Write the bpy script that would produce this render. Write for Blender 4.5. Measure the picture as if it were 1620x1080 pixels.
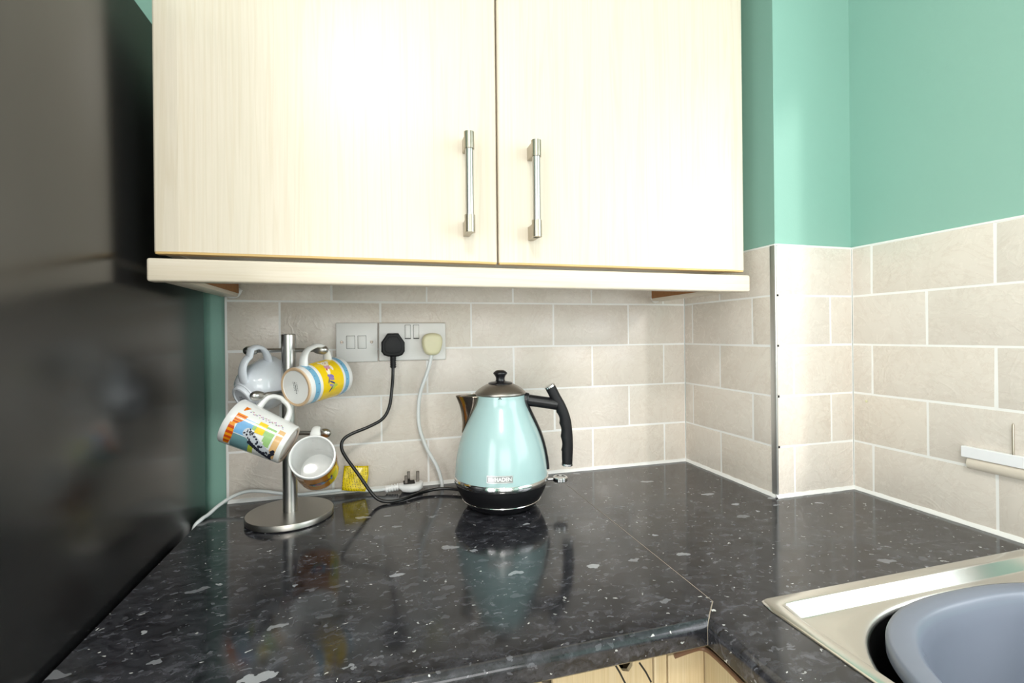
import bpy, bmesh, math, random
from mathutils import Vector, Matrix, noise

random.seed(7)
for o in list(bpy.data.objects):
    bpy.data.objects.remove(o)
scene = bpy.context.scene
COL = scene.collection
PI = math.pi

# ------------------------------------------------------------------ camera
# origin: inner tiled corner of the back wall, at worktop height (floor is at z = -0.9)
yaw, roll = 0.2692, -0.0103
fwd = Vector((math.sin(yaw), math.cos(yaw), 0))
rgt = Vector((math.cos(yaw), -math.sin(yaw), 0))
upv = Vector((0, 0, 1))
r2 = rgt * math.cos(roll) + upv * math.sin(roll)
u2 = -rgt * math.sin(roll) + upv * math.cos(roll)
CAM = Vector((-0.7711, -1.0786, 0.3352))
cam_d = bpy.data.cameras.new('camera')
cam_d.sensor_width = 36
cam_d.lens = 744.93 / 1620 * 36
cam_d.shift_y = -9.46 / 1620
cam_d.clip_start = 0.02
cam = bpy.data.objects.new('camera', cam_d)
m = Matrix((r2, u2, -fwd)).transposed().to_4x4()
m.translation = CAM
cam.matrix_world = m
COL.objects.link(cam)
scene.camera = cam

# ------------------------------------------------------------------ light
scene.view_settings.view_transform = 'Standard'
scene.view_settings.look = 'None'
scene.view_settings.gamma = 1
scene.view_settings.use_curve_mapping = False
scene.view_settings.exposure = 0.0

world = bpy.data.worlds.new('world')
scene.world = world
world.use_nodes = True
world.node_tree.nodes['Background'].inputs[0].default_value = (0.86, 0.93, 1.0, 1)
world.node_tree.nodes['Background'].inputs[1].default_value = 1.0


def area(name, loc, target, sx, sy, power, col, spread=180):
    d = bpy.data.lights.new(name, 'AREA')
    d.shape = 'RECTANGLE'
    d.size, d.size_y = sx, sy
    d.energy = power
    d.color = col
    d.spread = math.radians(spread)
    o = bpy.data.objects.new(name, d)
    o.location = loc
    o.rotation_euler = (Vector(target) - Vector(loc)).to_track_quat('-Z', 'Y').to_euler()
    COL.objects.link(o)
    return o


# daylight in the window over the sink (window_1), fill light at an added window behind the camera (added_window)
# and side fill at an invented glazed door in the left wall (added_door)
area('window_daylight', (0.36, -1.28, 0.66), (-1, -1.28, 0.66), 1.10, 0.90, 13, (0.93, 0.97, 1.0))
area('rear_fill_light', (-0.75, -3.15, 0.62), (-0.75, 0, 0.62), 1.4, 1.0, 20, (1.0, 0.985, 0.96))
area('side_fill_light', (-1.86, -1.95, 0.25), (0, -1.95, 0.25), 1.05, 1.75, 36, (1.0, 0.985, 0.965))
# ceiling light fitting
cl = bpy.data.lights.new('ceiling_lamp_light', 'AREA')
cl.shape = 'DISK'
cl.size = 0.34
cl.energy = 15
cl.color = (1.0, 0.965, 0.91)
clo = bpy.data.objects.new('ceiling_lamp_light', cl)
clo.location = (-0.85, -1.62, 1.43)
COL.objects.link(clo)
# low hazy sun through the window over the sink
sd = bpy.data.lights.new('sun', 'SUN')
sd.energy = 0.95
sd.angle = math.radians(5)
sd.color = (1.0, 0.97, 0.92)
so = bpy.data.objects.new('sun', sd)
saz, sel = math.radians(20.5), math.radians(18.7)
sdir = Vector((-math.sin(saz) * math.cos(sel), math.cos(saz) * math.cos(sel), -math.sin(sel)))
so.rotation_euler = sdir.to_track_quat('-Z', 'Y').to_euler()
so.location = (1.5, -3, 2)
COL.objects.link(so)


# ------------------------------------------------------------------ materials
def lin(c):
    c = c / 255
    return c / 12.92 if c <= 0.04045 else ((c + 0.055) / 1.055) ** 2.4


def rgb(r, g, b):
    return (lin(r), lin(g), lin(b), 1)


class NT:
    def __init__(s, name):
        s.m = bpy.data.materials.new(name)
        s.m.use_nodes = True
        s.t = s.m.node_tree
        s.b = s.t.nodes['Principled BSDF']

    def n(s, typ, **kw):
        x = s.t.nodes.new(typ)
        for k, v in kw.items():
            setattr(x, k, v)
        return x

    def l(s, a, b):
        s.t.links.new(a, b)

    def coord(s, scale=(1, 1, 1), rot=(0, 0, 0), rnd=False, generated=False):
        tc = s.n('ShaderNodeTexCoord')
        mp = s.n('ShaderNodeMapping')
        mp.inputs['Scale'].default_value = scale
        mp.inputs['Rotation'].default_value = rot
        s.l(tc.outputs['Generated' if generated else 'Object'], mp.inputs['Vector'])
        if rnd:
            oi = s.n('ShaderNodeObjectInfo')
            mu = s.n('ShaderNodeMath', operation='MULTIPLY')
            mu.inputs[1].default_value = 37.0
            s.l(oi.outputs['Random'], mu.inputs[0])
            cb = s.n('ShaderNodeCombineXYZ')
            s.l(mu.outputs[0], cb.inputs[0])
            s.l(mu.outputs[0], cb.inputs[2])
            s.l(cb.outputs[0], mp.inputs['Location'])
        return mp.outputs[0]

    def noise(s, vec, scale, detail=4, rough=0.5, dist=0.0):
        x = s.n('ShaderNodeTexNoise')
        x.inputs['Scale'].default_value = scale
        x.inputs['Detail'].default_value = detail
        x.inputs['Roughness'].default_value = rough
        x.inputs['Distortion'].default_value = dist
        s.l(vec, x.inputs['Vector'])
        return x.outputs['Fac']

    def ramp(s, fac, stops):
        x = s.n('ShaderNodeValToRGB')
        e = x.color_ramp.elements
        while len(e) < len(stops):
            e.new(0.5)
        for i, (p, c) in enumerate(stops):
            e[i].position = p
            e[i].color = c
        s.l(fac, x.inputs[0])
        return x.outputs[0]

    def mix(s, fac, a, b, mode='MIX'):
        x = s.n('ShaderNodeMix', data_type='RGBA', blend_type=mode)
        if isinstance(fac, (int, float)):
            x.inputs[0].default_value = fac
        else:
            s.l(fac, x.inputs[0])
        for v, i in ((a, 6), (b, 7)):
            if isinstance(v, tuple):
                x.inputs[i].default_value = v
            else:
                s.l(v, x.inputs[i])
        return x.outputs[2]

    def bump(s, h, strength, dist=0.001):
        x = s.n('ShaderNodeBump')
        x.inputs['Strength'].default_value = strength
        x.inputs['Distance'].default_value = dist
        s.l(h, x.inputs['Height'])
        s.l(x.outputs[0], s.b.inputs['Normal'])

    def set(s, **kw):
        for k, v in kw.items():
            i = s.b.inputs[k.replace('_', ' ')]
            if hasattr(v, 'is_linked'):
                s.l(v, i)
            else:
                i.default_value = v
        return s


def plain(name, col, rough=0.5, metal=0.0, var=0.06, spec=0.5, coat=0.0, nscale=40, bump=0.0):
    t = NT(name)
    v = t.coord()
    f = t.noise(v, nscale, 3)
    dark = tuple(c * (1 - var) for c in col[:3]) + (1,)
    lite = tuple(min(1, c * (1 + var)) for c in col[:3]) + (1,)
    t.set(Base_Color=t.mix(f, dark, lite), Roughness=rough, Metallic=metal)
    t.b.inputs['Specular IOR Level'].default_value = spec
    t.b.inputs['Coat Weight'].default_value = coat
    t.b.inputs['Coat Roughness'].default_value = 0.06
    if bump:
        t.bump(t.noise(v, nscale * 6, 2), bump, 0.0005)
    return t.m


M = {}


def mk_paint():
    t = NT('sea_green_paint')
    v = t.coord()
    f = t.noise(v, 3, 3)
    g = t.noise(v, 420, 3, 0.6)
    b2 = t.noise(v, 60, 2)
    t.set(Base_Color=t.mix(f, rgb(138, 182, 168), rgb(146, 188, 175)), Roughness=0.42)
    ad = t.n('ShaderNodeMath', operation='ADD')
    t.l(g, ad.inputs[0])
    t.l(b2, ad.inputs[1])
    t.bump(ad.outputs[0], 0.12, 0.0012)
    return t.m


def mk_tile():
    t = NT('beige_glazed_tile')
    v = t.coord(rnd=True)
    f = t.noise(v, 8, 4, 0.5, 0.6)
    g = t.noise(v, 60, 5, 0.6, 1.2)
    c = t.mix(f, rgb(219, 208, 195), rgb(232, 224, 213))
    vein = t.noise(v, 9, 6, 0.62, 3.2)
    vm = t.ramp(vein, [(0.47, (0, 0, 0, 1)), (0.5, (1, 1, 1, 1)), (0.53, (0, 0, 0, 1))])
    c = t.mix(t.ramp(vm, [(0, (0, 0, 0, 1)), (1, (0.35, 0.35, 0.35, 1))]), c, rgb(203, 187, 173))
    oi = t.n('ShaderNodeObjectInfo')
    c = t.mix(t.ramp(oi.outputs['Random'], [(0, (0.0, 0, 0, 1)), (1, (0.35, 0.35, 0.35, 1))]), c, rgb(219, 213, 208))
    t.set(Base_Color=c, Roughness=t.ramp(g, [(0.3, (0.24, 0.24, 0.24, 1)), (0.7, (0.29, 0.29, 0.29, 1))]))
    h1 = t.noise(v, 10, 4, 0.5, 2.4)
    ridge = t.ramp(h1, [(0.0, (0, 0, 0, 1)), (0.44, (0.1, 0.1, 0.1, 1)), (0.5, (1, 1, 1, 1)), (0.56, (0.15, 0.15, 0.15, 1)), (1.0, (0, 0, 0, 1))])
    msk = t.ramp(t.noise(v, 6, 2), [(0.42, (0, 0, 0, 1)), (0.62, (1, 1, 1, 1))])
    mm = t.mix(1.0, ridge, msk, 'MULTIPLY')
    t.bump(mm, 0.22, 0.0018)
    return t.m


def mk_maple(name, grain=(1, 1, 1), c0=(213, 202, 184), c1=(219, 208, 191), rough=0.34):
    t = NT(name)
    v = t.coord(scale=grain)
    f = t.noise(v, 60, 5, 0.6, 0.2)
    g = t.noise(v, 6, 3, 0.5, 1.0)
    c = t.mix(t.ramp(f, [(0.35, (0, 0, 0, 1)), (0.65, (1, 1, 1, 1))]), rgb(*c0), rgb(*c1))
    c = t.mix(t.ramp(g, [(0.46, (0, 0, 0, 1)), (0.5, (0.3, 0.3, 0.3, 1)), (0.54, (0, 0, 0, 1))]), c, rgb(203, 187, 160))
    t.set(Base_Color=c, Roughness=rough)
    t.bump(f, 0.04, 0.0006)
    return t.m


def mk_worktop():
    t = NT('black_speckled_laminate')
    tc = t.n('ShaderNodeTexCoord')
    base = t.n('ShaderNodeVectorMath', operation='MULTIPLY')
    base.inputs[1].default_value = (1, 1, 1)
    t.l(tc.outputs['Object'], base.inputs[0])
    nz = t.n('ShaderNodeTexNoise')
    nz.inputs['Scale'].default_value = 70
    nz.inputs['Detail'].default_value = 4
    t.l(base.outputs[0], nz.inputs['Vector'])
    sc = t.n('ShaderNodeVectorMath', operation='SCALE')
    sc.inputs[3].default_value = 0.022
    t.l(nz.outputs['Color'], sc.inputs[0])
    ad = t.n('ShaderNodeVectorMath', operation='ADD')
    t.l(base.outputs[0], ad.inputs[0])
    t.l(sc.outputs[0], ad.inputs[1])
    st = t.n('ShaderNodeMapping')
    st.inputs['Scale'].default_value = (0.62, 1.35, 1)
    st.inputs['Rotation'].default_value = (0, 0, 0.25)
    t.l(ad.outputs[0], st.inputs[0])
    v = st.outputs[0]
    cloud = t.noise(v, 55, 7, 0.68, 0.8)
    c = t.ramp(cloud, [(0.30, rgb(18, 18, 20)), (0.45, rgb(37, 37, 41)), (0.58, rgb(54, 54, 59)), (0.72, rgb(86, 86, 93))])

    def chips(scale, size, keep, col, c):
        vo = t.n('ShaderNodeTexVoronoi', feature='F1')
        vo.inputs['Scale'].default_value = scale
        t.l(v, vo.inputs['Vector'])
        sep = t.n('ShaderNodeSeparateColor')
        t.l(vo.outputs['Color'], sep.inputs[0])
        # per-cell size: only the cells whose random value passes get a chip
        k = t.n('ShaderNodeMath', operation='SUBTRACT')
        t.l(sep.outputs[0], k.inputs[0])
        k.inputs[1].default_value = 1 - keep
        k2 = t.n('ShaderNodeMath', operation='MULTIPLY')
        t.l(k.outputs[0], k2.inputs[0])
        k2.inputs[1].default_value = size / keep
        lt = t.n('ShaderNodeMath', operation='LESS_THAN')
        t.l(vo.outputs['Distance'], lt.inputs[0])
        t.l(k2.outputs[0], lt.inputs[1])
        return t.mix(lt.outputs[0], c, t.mix(sep.outputs[1], tuple(x * 0.45 for x in col[:3]) + (1,), col))
    c = chips(60, 0.42, 0.40, rgb(76, 76, 82), c)
    c = chips(130, 0.42, 0.30, rgb(98, 98, 104), c)
    c = chips(36, 0.34, 0.17, rgb(150, 151, 156), c)
    c = chips(24, 0.26, 0.07, rgb(168, 169, 173), c)
    c = chips(210, 0.36, 0.07, rgb(205, 204, 202), c)
    sm = t.noise(base.outputs[0], 5, 4, 0.6, 0.5)
    t.set(Base_Color=c, Roughness=t.ramp(sm, [(0.3, (0.08, 0.08, 0.08, 1)), (0.7, (0.16, 0.16, 0.16, 1))]))
    t.b.inputs['Specular IOR Level'].default_value = 0.62
    t.bump(t.noise(base.outputs[0], 9, 2), 0.03, 0.004)
    return t.m


def mk_steel(name, col, rough, stretch=(1, 1, 1), sc=300):
    t = NT(name)
    v = t.coord(scale=stretch)
    f = t.noise(v, sc, 3)
    t.set(Base_Color=t.mix(f, tuple(c * 0.97 for c in col[:3]) + (1,), col), Metallic=1.0,
          Roughness=t.ramp(f, [(0.3, (rough * 0.93,) * 3 + (1,)), (0.7, (rough * 1.07,) * 3 + (1,))]))
    return t.m


def mk_fridge():
    t = NT('black_satin_fridge_side')
    v = t.coord()
    f = t.noise(v, 3, 4, 0.6)
    vo = t.n('ShaderNodeTexVoronoi')
    vo.inputs['Scale'].default_value = 22
    vo.inputs['Randomness'].default_value = 1
    t.l(v, vo.inputs['Vector'])
    sep = t.n('ShaderNodeSeparateColor')
    t.l(vo.outputs['Color'], sep.inputs[0])
    k = t.n('ShaderNodeMath', operation='SUBTRACT')
    t.l(sep.outputs[0], k.inputs[0])
    k.inputs[1].default_value = 0.72
    k2 = t.n('ShaderNodeMath', operation='MULTIPLY')
    t.l(k.outputs[0], k2.inputs[0])
    k2.inputs[1].default_value = 0.12
    lt = t.n('ShaderNodeMath', operation='LESS_THAN')
    t.l(vo.outputs['Distance'], lt.inputs[0])
    t.l(k2.outputs[0], lt.inputs[1])
    t.set(Base_Color=t.mix(lt.outputs[0], t.mix(f, rgb(20, 20, 21), rgb(27, 27, 28)), rgb(92, 88, 82)), Roughness=0.22)
    t.b.inputs['Specular IOR Level'].default_value = 0.52
    t.b.inputs['IOR'].default_value = 1.7
    return t.m


M['paint'] = mk_paint()
M['tile'] = mk_tile()
M['grout'] = plain('white_grout', rgb(244, 243, 240), 0.6, var=0.05, nscale=25)
M['caulk'] = plain('white_sealant', rgb(240, 240, 238), 0.35, var=0.02)
M['door_maple'] = mk_maple('maple_door', (7, 7, 0.16))
M['rail_maple'] = mk_maple('maple_pelmet', (0.16, 7, 7), (214, 202, 183), (222, 211, 195))
M['side_maple'] = mk_maple('maple_panel', (7, 0.16, 7))
M['edge_maple'] = plain('golden_edging', rgb(216, 182, 122), 0.45, var=0.08)
M['chipboard'] = plain('raw_chipboard', rgb(150, 104, 62), 0.8, var=0.25, nscale=160)
M['brown_edge'] = plain('reddish_brown_edging', rgb(120, 88, 66), 0.5, var=0.15)
M['base_maple_shaded'] = mk_maple('maple_base_door_shaded', (7, 7, 0.16), (194, 172, 134), (208, 188, 152), 0.45)  # darker maple: the shade under the worktop edge is put into the colour
M['worktop'] = mk_worktop()
M['joint'] = plain('tan_joint_line', rgb(150, 138, 124), 0.6, var=0.2)
M['steel'] = mk_steel('brushed_steel', rgb(190, 188, 184), 0.3, (1, 1, 12))
M['steel_base'] = mk_steel('brushed_steel_disc', rgb(176, 172, 166), 0.34, (10, 1, 1))
M['sink'] = mk_steel('sink_steel', rgb(226, 224, 218), 0.24, (1, 8, 1))
M['chrome'] = mk_steel('chrome', rgb(214, 214, 214), 0.08)
M['nickel'] = mk_steel('satin_nickel', rgb(178, 170, 156), 0.3, (1, 1, 6))
M['pin'] = mk_steel('plug_pin_brass', rgb(116, 110, 102), 0.2)
M['lid'] = mk_steel('dark_brushed_lid', rgb(172, 166, 160), 0.36, (1, 1, 4))
M['spout'] = mk_steel('brownish_spout_steel', rgb(168, 156, 142), 0.16)  # steel tinted slightly brown
M['trim'] = mk_steel('corner_trim_metal', rgb(214, 214, 212), 0.48)
M['mint'] = plain('mint_enamel', rgb(170, 200, 200), 0.2, var=0.015, coat=0.25)
M['black'] = plain('black_plastic', rgb(24, 24, 27), 0.28, var=0.1)
M['black_matt'] = plain('black_soft_plastic', rgb(18, 18, 21), 0.5, var=0.1, spec=0.35)
M['cordblack'] = plain('black_cable', rgb(12, 12, 14), 0.32, var=0.1)
M['cordwhite'] = plain('white_cable', rgb(226, 230, 230), 0.4, var=0.03)
M['plugwhite'] = plain('white_plug_plastic', rgb(236, 236, 236), 0.3, var=0.02)
M['plugcream'] = plain('yellowed_plug_plastic', rgb(222, 217, 180), 0.35, var=0.05, nscale=60)
M['plate'] = plain('white_switch_plastic', rgb(238, 237, 234), 0.35, var=0.02)
M['gap'] = plain('dark_gap', rgb(40, 37, 34), 0.8, var=0.1)
M['fridge'] = mk_fridge()
M['china'] = plain('white_glazed_china', rgb(238, 238, 236), 0.1, var=0.015, coat=0.4)
M['china_blue'] = plain('cool_white_china', rgb(226, 231, 238), 0.12, var=0.015, coat=0.4)
M['biscuit'] = plain('unglazed_rim', rgb(206, 176, 142), 0.7, var=0.12, nscale=90)
M['bowl'] = plain('blue_grey_plastic', rgb(116, 122, 135), 0.22, var=0.05, nscale=12)
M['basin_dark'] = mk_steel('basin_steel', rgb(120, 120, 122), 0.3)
M['rail'] = plain('white_plastic_rail', rgb(244, 245, 248), 0.3, var=0.01)
M['ledge'] = plain('cream_ledge', rgb(218, 208, 194), 0.4, var=0.06)
M['white'] = plain('white_frame', rgb(240, 240, 238), 0.4, var=0.02)
M['ceiling'] = plain('white_ceiling', rgb(238, 236, 232), 0.8, var=0.02)
M['floor'] = plain('grey_vinyl_floor', rgb(150, 140, 128), 0.5, var=0.1, nscale=8)
M['mark'] = plain('dark_print', rgb(58, 58, 66), 0.5, var=0.1)


def mk_label():
    t = NT('yellow_label_print')
    tc = t.n('ShaderNodeTexCoord')
    sp = t.n('ShaderNodeSeparateXYZ')
    t.l(tc.outputs['UV'], sp.inputs[0])
    # lines of tiny upright print
    w = t.n('ShaderNodeMath', operation='MULTIPLY')
    t.l(sp.outputs[0], w.inputs[0])
    w.inputs[1].default_value = 15
    fr = t.n('ShaderNodeMath', operation='FRACT')
    t.l(w.outputs[0], fr.inputs[0])
    line = t.n('ShaderNodeMath', operation='LESS_THAN')
    t.l(fr.outputs[0], line.inputs[0])
    line.inputs[1].default_value = 0.42
    mp = t.n('ShaderNodeMapping')
    mp.inputs['Scale'].default_value = (15, 46, 1)
    t.l(tc.outputs['UV'], mp.inputs[0])
    wn = t.n('ShaderNodeTexNoise')
    wn.inputs['Scale'].default_value = 1.0
    wn.inputs['Detail'].default_value = 1
    t.l(mp.outputs[0], wn.inputs['Vector'])
    gt = t.n('ShaderNodeMath', operation='GREATER_THAN')
    t.l(wn.outputs['Fac'], gt.inputs[0])
    gt.inputs[1].default_value = 0.49
    mu = t.n('ShaderNodeMath', operation='MULTIPLY')
    t.l(line.outputs[0], mu.inputs[0])
    t.l(gt.outputs[0], mu.inputs[1])
    t.set(Base_Color=t.mix(mu.outputs[0], rgb(248, 218, 22), rgb(96, 82, 20)), Roughness=0.25)
    return t.m


M['label'] = mk_label()


# ------------------------------------------------------------------ geometry helpers
def mesh(name, verts, faces, mat, parent=None, smooth=False, org=(0, 0, 0), auto=None):
    me = bpy.data.meshes.new(name)
    o = Vector(org)
    me.from_pydata([tuple(Vector(v) - o) for v in verts], [], faces)
    for mm in (mat if isinstance(mat, (list, tuple)) else [mat]):
        me.materials.append(mm)
    bm = bmesh.new()
    bm.from_mesh(me)
    bmesh.ops.recalc_face_normals(bm, faces=bm.faces[:])
    bm.to_mesh(me)
    bm.free()
    if smooth:
        me.polygons.foreach_set('use_smooth', [True] * len(me.polygons))
        if auto is not None:
            me.set_sharp_from_angle(angle=math.radians(auto))
    ob = bpy.data.objects.new(name, me)
    COL.objects.link(ob)
    if parent is not None:
        ob.parent = parent
    return ob


def frombm(name, bm, mat, parent=None, smooth=True, auto=35, org=(0, 0, 0)):
    bmesh.ops.recalc_face_normals(bm, faces=bm.faces[:])
    bmesh.ops.translate(bm, verts=bm.verts[:], vec=-Vector(org))
    me = bpy.data.meshes.new(name)
    bm.to_mesh(me)
    bm.free()
    for mm in (mat if isinstance(mat, (list, tuple)) else [mat]):
        me.materials.append(mm)
    if smooth:
        me.polygons.foreach_set('use_smooth', [True] * len(me.polygons))
        me.set_sharp_from_angle(angle=math.radians(auto))
    ob = bpy.data.objects.new(name, me)
    COL.objects.link(ob)
    if parent is not None:
        ob.parent = parent
    return ob


def bm_box(bm, x0, x1, y0, y1, z0, z1, bev=0.0, seg=2):
    r = bmesh.ops.create_cube(bm, size=1)
    vs = r['verts']
    for v in vs:
        v.co = Vector((x0 + (v.co.x + .5) * (x1 - x0), y0 + (v.co.y + .5) * (y1 - y0), z0 + (v.co.z + .5) * (z1 - z0)))
    if bev > 0:
        es = list({e for v in vs for e in v.link_edges})
        bmesh.ops.bevel(bm, geom=es, offset=bev, segments=seg, affect='EDGES', profile=0.5)


def box(name, x0, x1, y0, y1, z0, z1, mat, parent=None, bev=0.0, seg=2, org=(0, 0, 0)):
    bm = bmesh.new()
    bm_box(bm, x0, x1, y0, y1, z0, z1, bev, seg)
    return frombm(name, bm, mat, parent, smooth=bev > 0, org=org)


def lathe(name, prof, mat, parent=None, seg=48, centre=(0, 0, 0), auto=40, closed=True):
    vs, fs = [], []
    n = len(prof)
    for i in range(seg):
        a = 2 * PI * i / seg
        for r, z in prof:
            vs.append((centre[0] + r * math.cos(a), centre[1] + r * math.sin(a), centre[2] + z))
    for i in range(seg):
        j = (i + 1) % seg
        for k in range(n - 1):
            fs.append((i * n + k, j * n + k, j * n + k + 1, i * n + k + 1))
    if closed:
        for k in (0, n - 1):
            if prof[k][0] > 1e-5:
                fs.append(tuple(i * n + k for i in range(seg)))
    ob = mesh(name, vs, fs, mat, parent)
    bm = bmesh.new()
    bm.from_mesh(ob.data)
    bmesh.ops.remove_doubles(bm, verts=bm.verts[:], dist=1e-6)
    bmesh.ops.recalc_face_normals(bm, faces=bm.faces[:])
    bm.to_mesh(ob.data)
    bm.free()
    ob.data.polygons.foreach_set('use_smooth', [True] * len(ob.data.polygons))
    ob.data.set_sharp_from_angle(angle=math.radians(auto))
    return ob


def catmull(pts, sub=8):
    pts = [Vector(p) for p in pts]
    P = [pts[0] * 2 - pts[1]] + pts + [pts[-1] * 2 - pts[-2]]
    out = []
    for i in range(1, len(P) - 2):
        for k in range(sub):
            t = k / sub
            a, b, c, d = P[i - 1], P[i], P[i + 1], P[i + 2]
            out.append(0.5 * ((2 * b) + (c - a) * t + (2 * a - 5 * b + 4 * c - d) * t * t + (3 * b - a - 3 * c + d) * t ** 3))
    out.append(pts[-1])
    return out


def sweep(name, path, ra, mat, parent=None, seg=12, rb=None, ref=None, org=(0, 0, 0), radii=None, auto=50):
    """tube along a polyline; ra/rb half-axes (rb along the reference normal)"""
    path = [Vector(p) for p in path]
    n = len(path)
    vs, fs = [], []
    nrm = None
    for i in range(n):
        t = (path[min(i + 1, n - 1)] - path[max(i - 1, 0)]).normalized()
        if ref is not None:
            r = Vector(ref)
            nn = (r - t * r.dot(t)).normalized()
        elif nrm is None:
            a = Vector((0, 0, 1)) if abs(t.z) < 0.9 else Vector((1, 0, 0))
            nn = (a - t * a.dot(t)).normalized()
        else:
            nn = (nrm - t * nrm.dot(t)).normalized()
        nrm = nn
        bn = t.cross(nn)
        s = radii[i] if radii else 1.0
        for k in range(seg):
            a = 2 * PI * k / seg
            vs.append(path[i] + bn * (ra * s * math.cos(a)) + nn * ((rb or ra) * s * math.sin(a)))
    for i in range(n - 1):
        for k in range(seg):
            j = (k + 1) % seg
            fs.append((i * seg + k, i * seg + j, (i + 1) * seg + j, (i + 1) * seg + k))
    fs.append(tuple(range(seg)))
    fs.append(tuple((n - 1) * seg + k for k in range(seg)))
    return mesh(name, vs, fs, mat, parent, smooth=True, org=org, auto=auto)


def thing(name, label, cat, loc=(0, 0, 0), rotz=0.0, group=None):
    o = bpy.data.objects.new(name, None)
    o.empty_display_size = 0.05
    o.location = loc
    o.rotation_euler = (0, 0, rotz)
    o['label'] = label
    o['category'] = cat
    if group:
        o['group'] = group
    COL.objects.link(o)
    return o


def tag(o, label, cat, group=None):
    o['label'] = label
    o['category'] = cat
    if group:
        o['group'] = group
    return o


def struct(o, label=None):
    o['kind'] = 'structure'
    if label:
        o['label'] = label
    return o


# ------------------------------------------------------------------ room shell
ZF, ZC = -0.9, 1.5
YB = -0.2984          # tiled front face of the boxed-in corner
XC = 0.2026           # tiled face of the right wall
TT = 0.008            # tile thickness
XL, YF = -1.78, -3.1
struct(box('floor', XL - .12, XC + .14, YF - .12, .13, ZF - .1, ZF, M['floor']), 'grey vinyl kitchen floor')
struct(box('ceiling', XL - .12, XC + .14, YF - .12, .13, ZC, ZC + .1, M['ceiling']), 'white ceiling')
wall_back = struct(box('wall_back', XL - .12, XC + .14, TT, .128, ZF, ZC, M['paint']), 'sea green back wall with beige brick-bond tiling')
DY_0, DY_1, DZ_1 = -2.50, -1.40, 1.16  # unseen door opening, invented so side fill reaches the right wall
bm = bmesh.new()
for (y0, y1, z0, z1) in ((YF, DY_0, ZF, ZC), (DY_1, TT, ZF, ZC), (DY_0, DY_1, DZ_1, ZC)):
    bm_box(bm, XL - .12, XL, y0, y1, z0, z1)
wall_left = struct(frombm('wall_left', bm, M['paint'], smooth=False), 'sea green left wall with an opening made for added fill light')
bm = bmesh.new()
for (y0, y1, z0, z1) in ((DY_0, DY_0 + .05, ZF, DZ_1), (DY_1 - .05, DY_1, ZF, DZ_1), (DY_0 + .05, DY_1 - .05, DZ_1 - .05, DZ_1), (DY_0 + .05, DY_1 - .05, ZF, ZF + .18), (-1.97, -1.93, ZF + .18, DZ_1 - .05)):
    bm_box(bm, XL - .05, XL - .01, y0, y1, z0, z1, .003, 1)
struct(frombm('added_door', bm, M['white']), 'made-up white framed double door for the side fill light')
wall_corner = struct(box('wall_corner', TT, XC + TT, YB + TT, TT, ZF, ZC, M['paint']), 'sea green boxed-in corner with tiled lower part')

# right wall with the window opening over the sink
WY0, WY1, WZ0, WZ1 = -1.90, -0.645, 0.17, 1.12
bm = bmesh.new()
xr0, xr1 = XC + TT, XC + TT + .13
for (y0, y1, z0, z1) in ((YF, WY0, ZF, ZC), (WY1, YB + TT, ZF, ZC), (WY0, WY1, ZF, WZ0), (WY0, WY1, WZ1, ZC)):
    bm_box(bm, xr0, xr1, y0, y1, z0, z1)
wall_right = struct(frombm('wall_right', bm, M['paint'], smooth=False), 'sea green right wall with beige tiles')
# front wall behind the camera with an unseen window added for frontal fill
GX0, GX1, GZ0, GZ1 = -1.5, 0.0, 0.07, 1.17
bm = bmesh.new()
for (x0, x1, z0, z1) in ((XL, GX0, ZF, ZC), (GX1, XC + TT + .13, ZF, ZC), (GX0, GX1, ZF, GZ0), (GX0, GX1, GZ1, ZC)):
    bm_box(bm, x0, x1, YF - .12, YF, z0, z1)
struct(frombm('wall_front', bm, M['ceiling'], smooth=False), 'white wall behind the camera with a wide opening for added fill light')


def window(name, horiz, a0, a1, z0, z1, d0, d1, label):
    bm = bmesh.new()
    w = .05

    def b(p0, p1, q0, q1):
        if horiz:
            bm_box(bm, p0, p1, d0, d1, q0, q1, .004, 1)
        else:
            bm_box(bm, d0, d1, p0, p1, q0, q1, .004, 1)
    b(a0, a0 + w, z0, z1)
    b(a1 - w, a1, z0, z1)
    b(a0 + w, a1 - w, z0, z0 + w)
    b(a0 + w, a1 - w, z1 - w, z1)
    mid = (a0 + a1) / 2
    b(mid - .03, mid + .03, z0 + w, z1 - w)
    return struct(frombm(name, bm, M['white']), label)


window('window_1', False, WY0, WY1, WZ0, WZ1, XC + TT + .075, XC + TT + .125, 'white framed window over the sink')
window('added_window', True, GX0, GX1, GZ0, GZ1, YF - .1, YF - .05, 'added white framed window for fill light behind the camera')

# ------------------------------------------------------------------ tiles
P, W, G = 0.103, 0.203, 0.003
ZL1 = 0.1025
TILE_CACHE = {}


def tile_mesh(w, h):
    key = (round(w, 4), round(h, 4))
    if key in TILE_CACHE:
        return TILE_CACHE[key]
    bm = bmesh.new()
    bm_box(bm, -w / 2, w / 2, -TT, 0, -h / 2, h / 2)
    es = [e for e in bm.edges if all(abs(v.co.y + TT) < 1e-6 for v in e.verts)]
    bmesh.ops.bevel(bm, geom=es, offset=min(0.0022, w * .2), segments=2, affect='EDGES', profile=0.6)
    bmesh.ops.recalc_face_normals(bm, faces=bm.faces[:])
    me = bpy.data.meshes.new('tile')
    bm.to_mesh(me)
    bm.free()
    me.materials.append(M['tile'])
    me.polygons.foreach_set('use_smooth', [True] * len(me.polygons))
    me.set_sharp_from_angle(angle=math.radians(50))
    TILE_CACHE[key] = me
    return me


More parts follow.
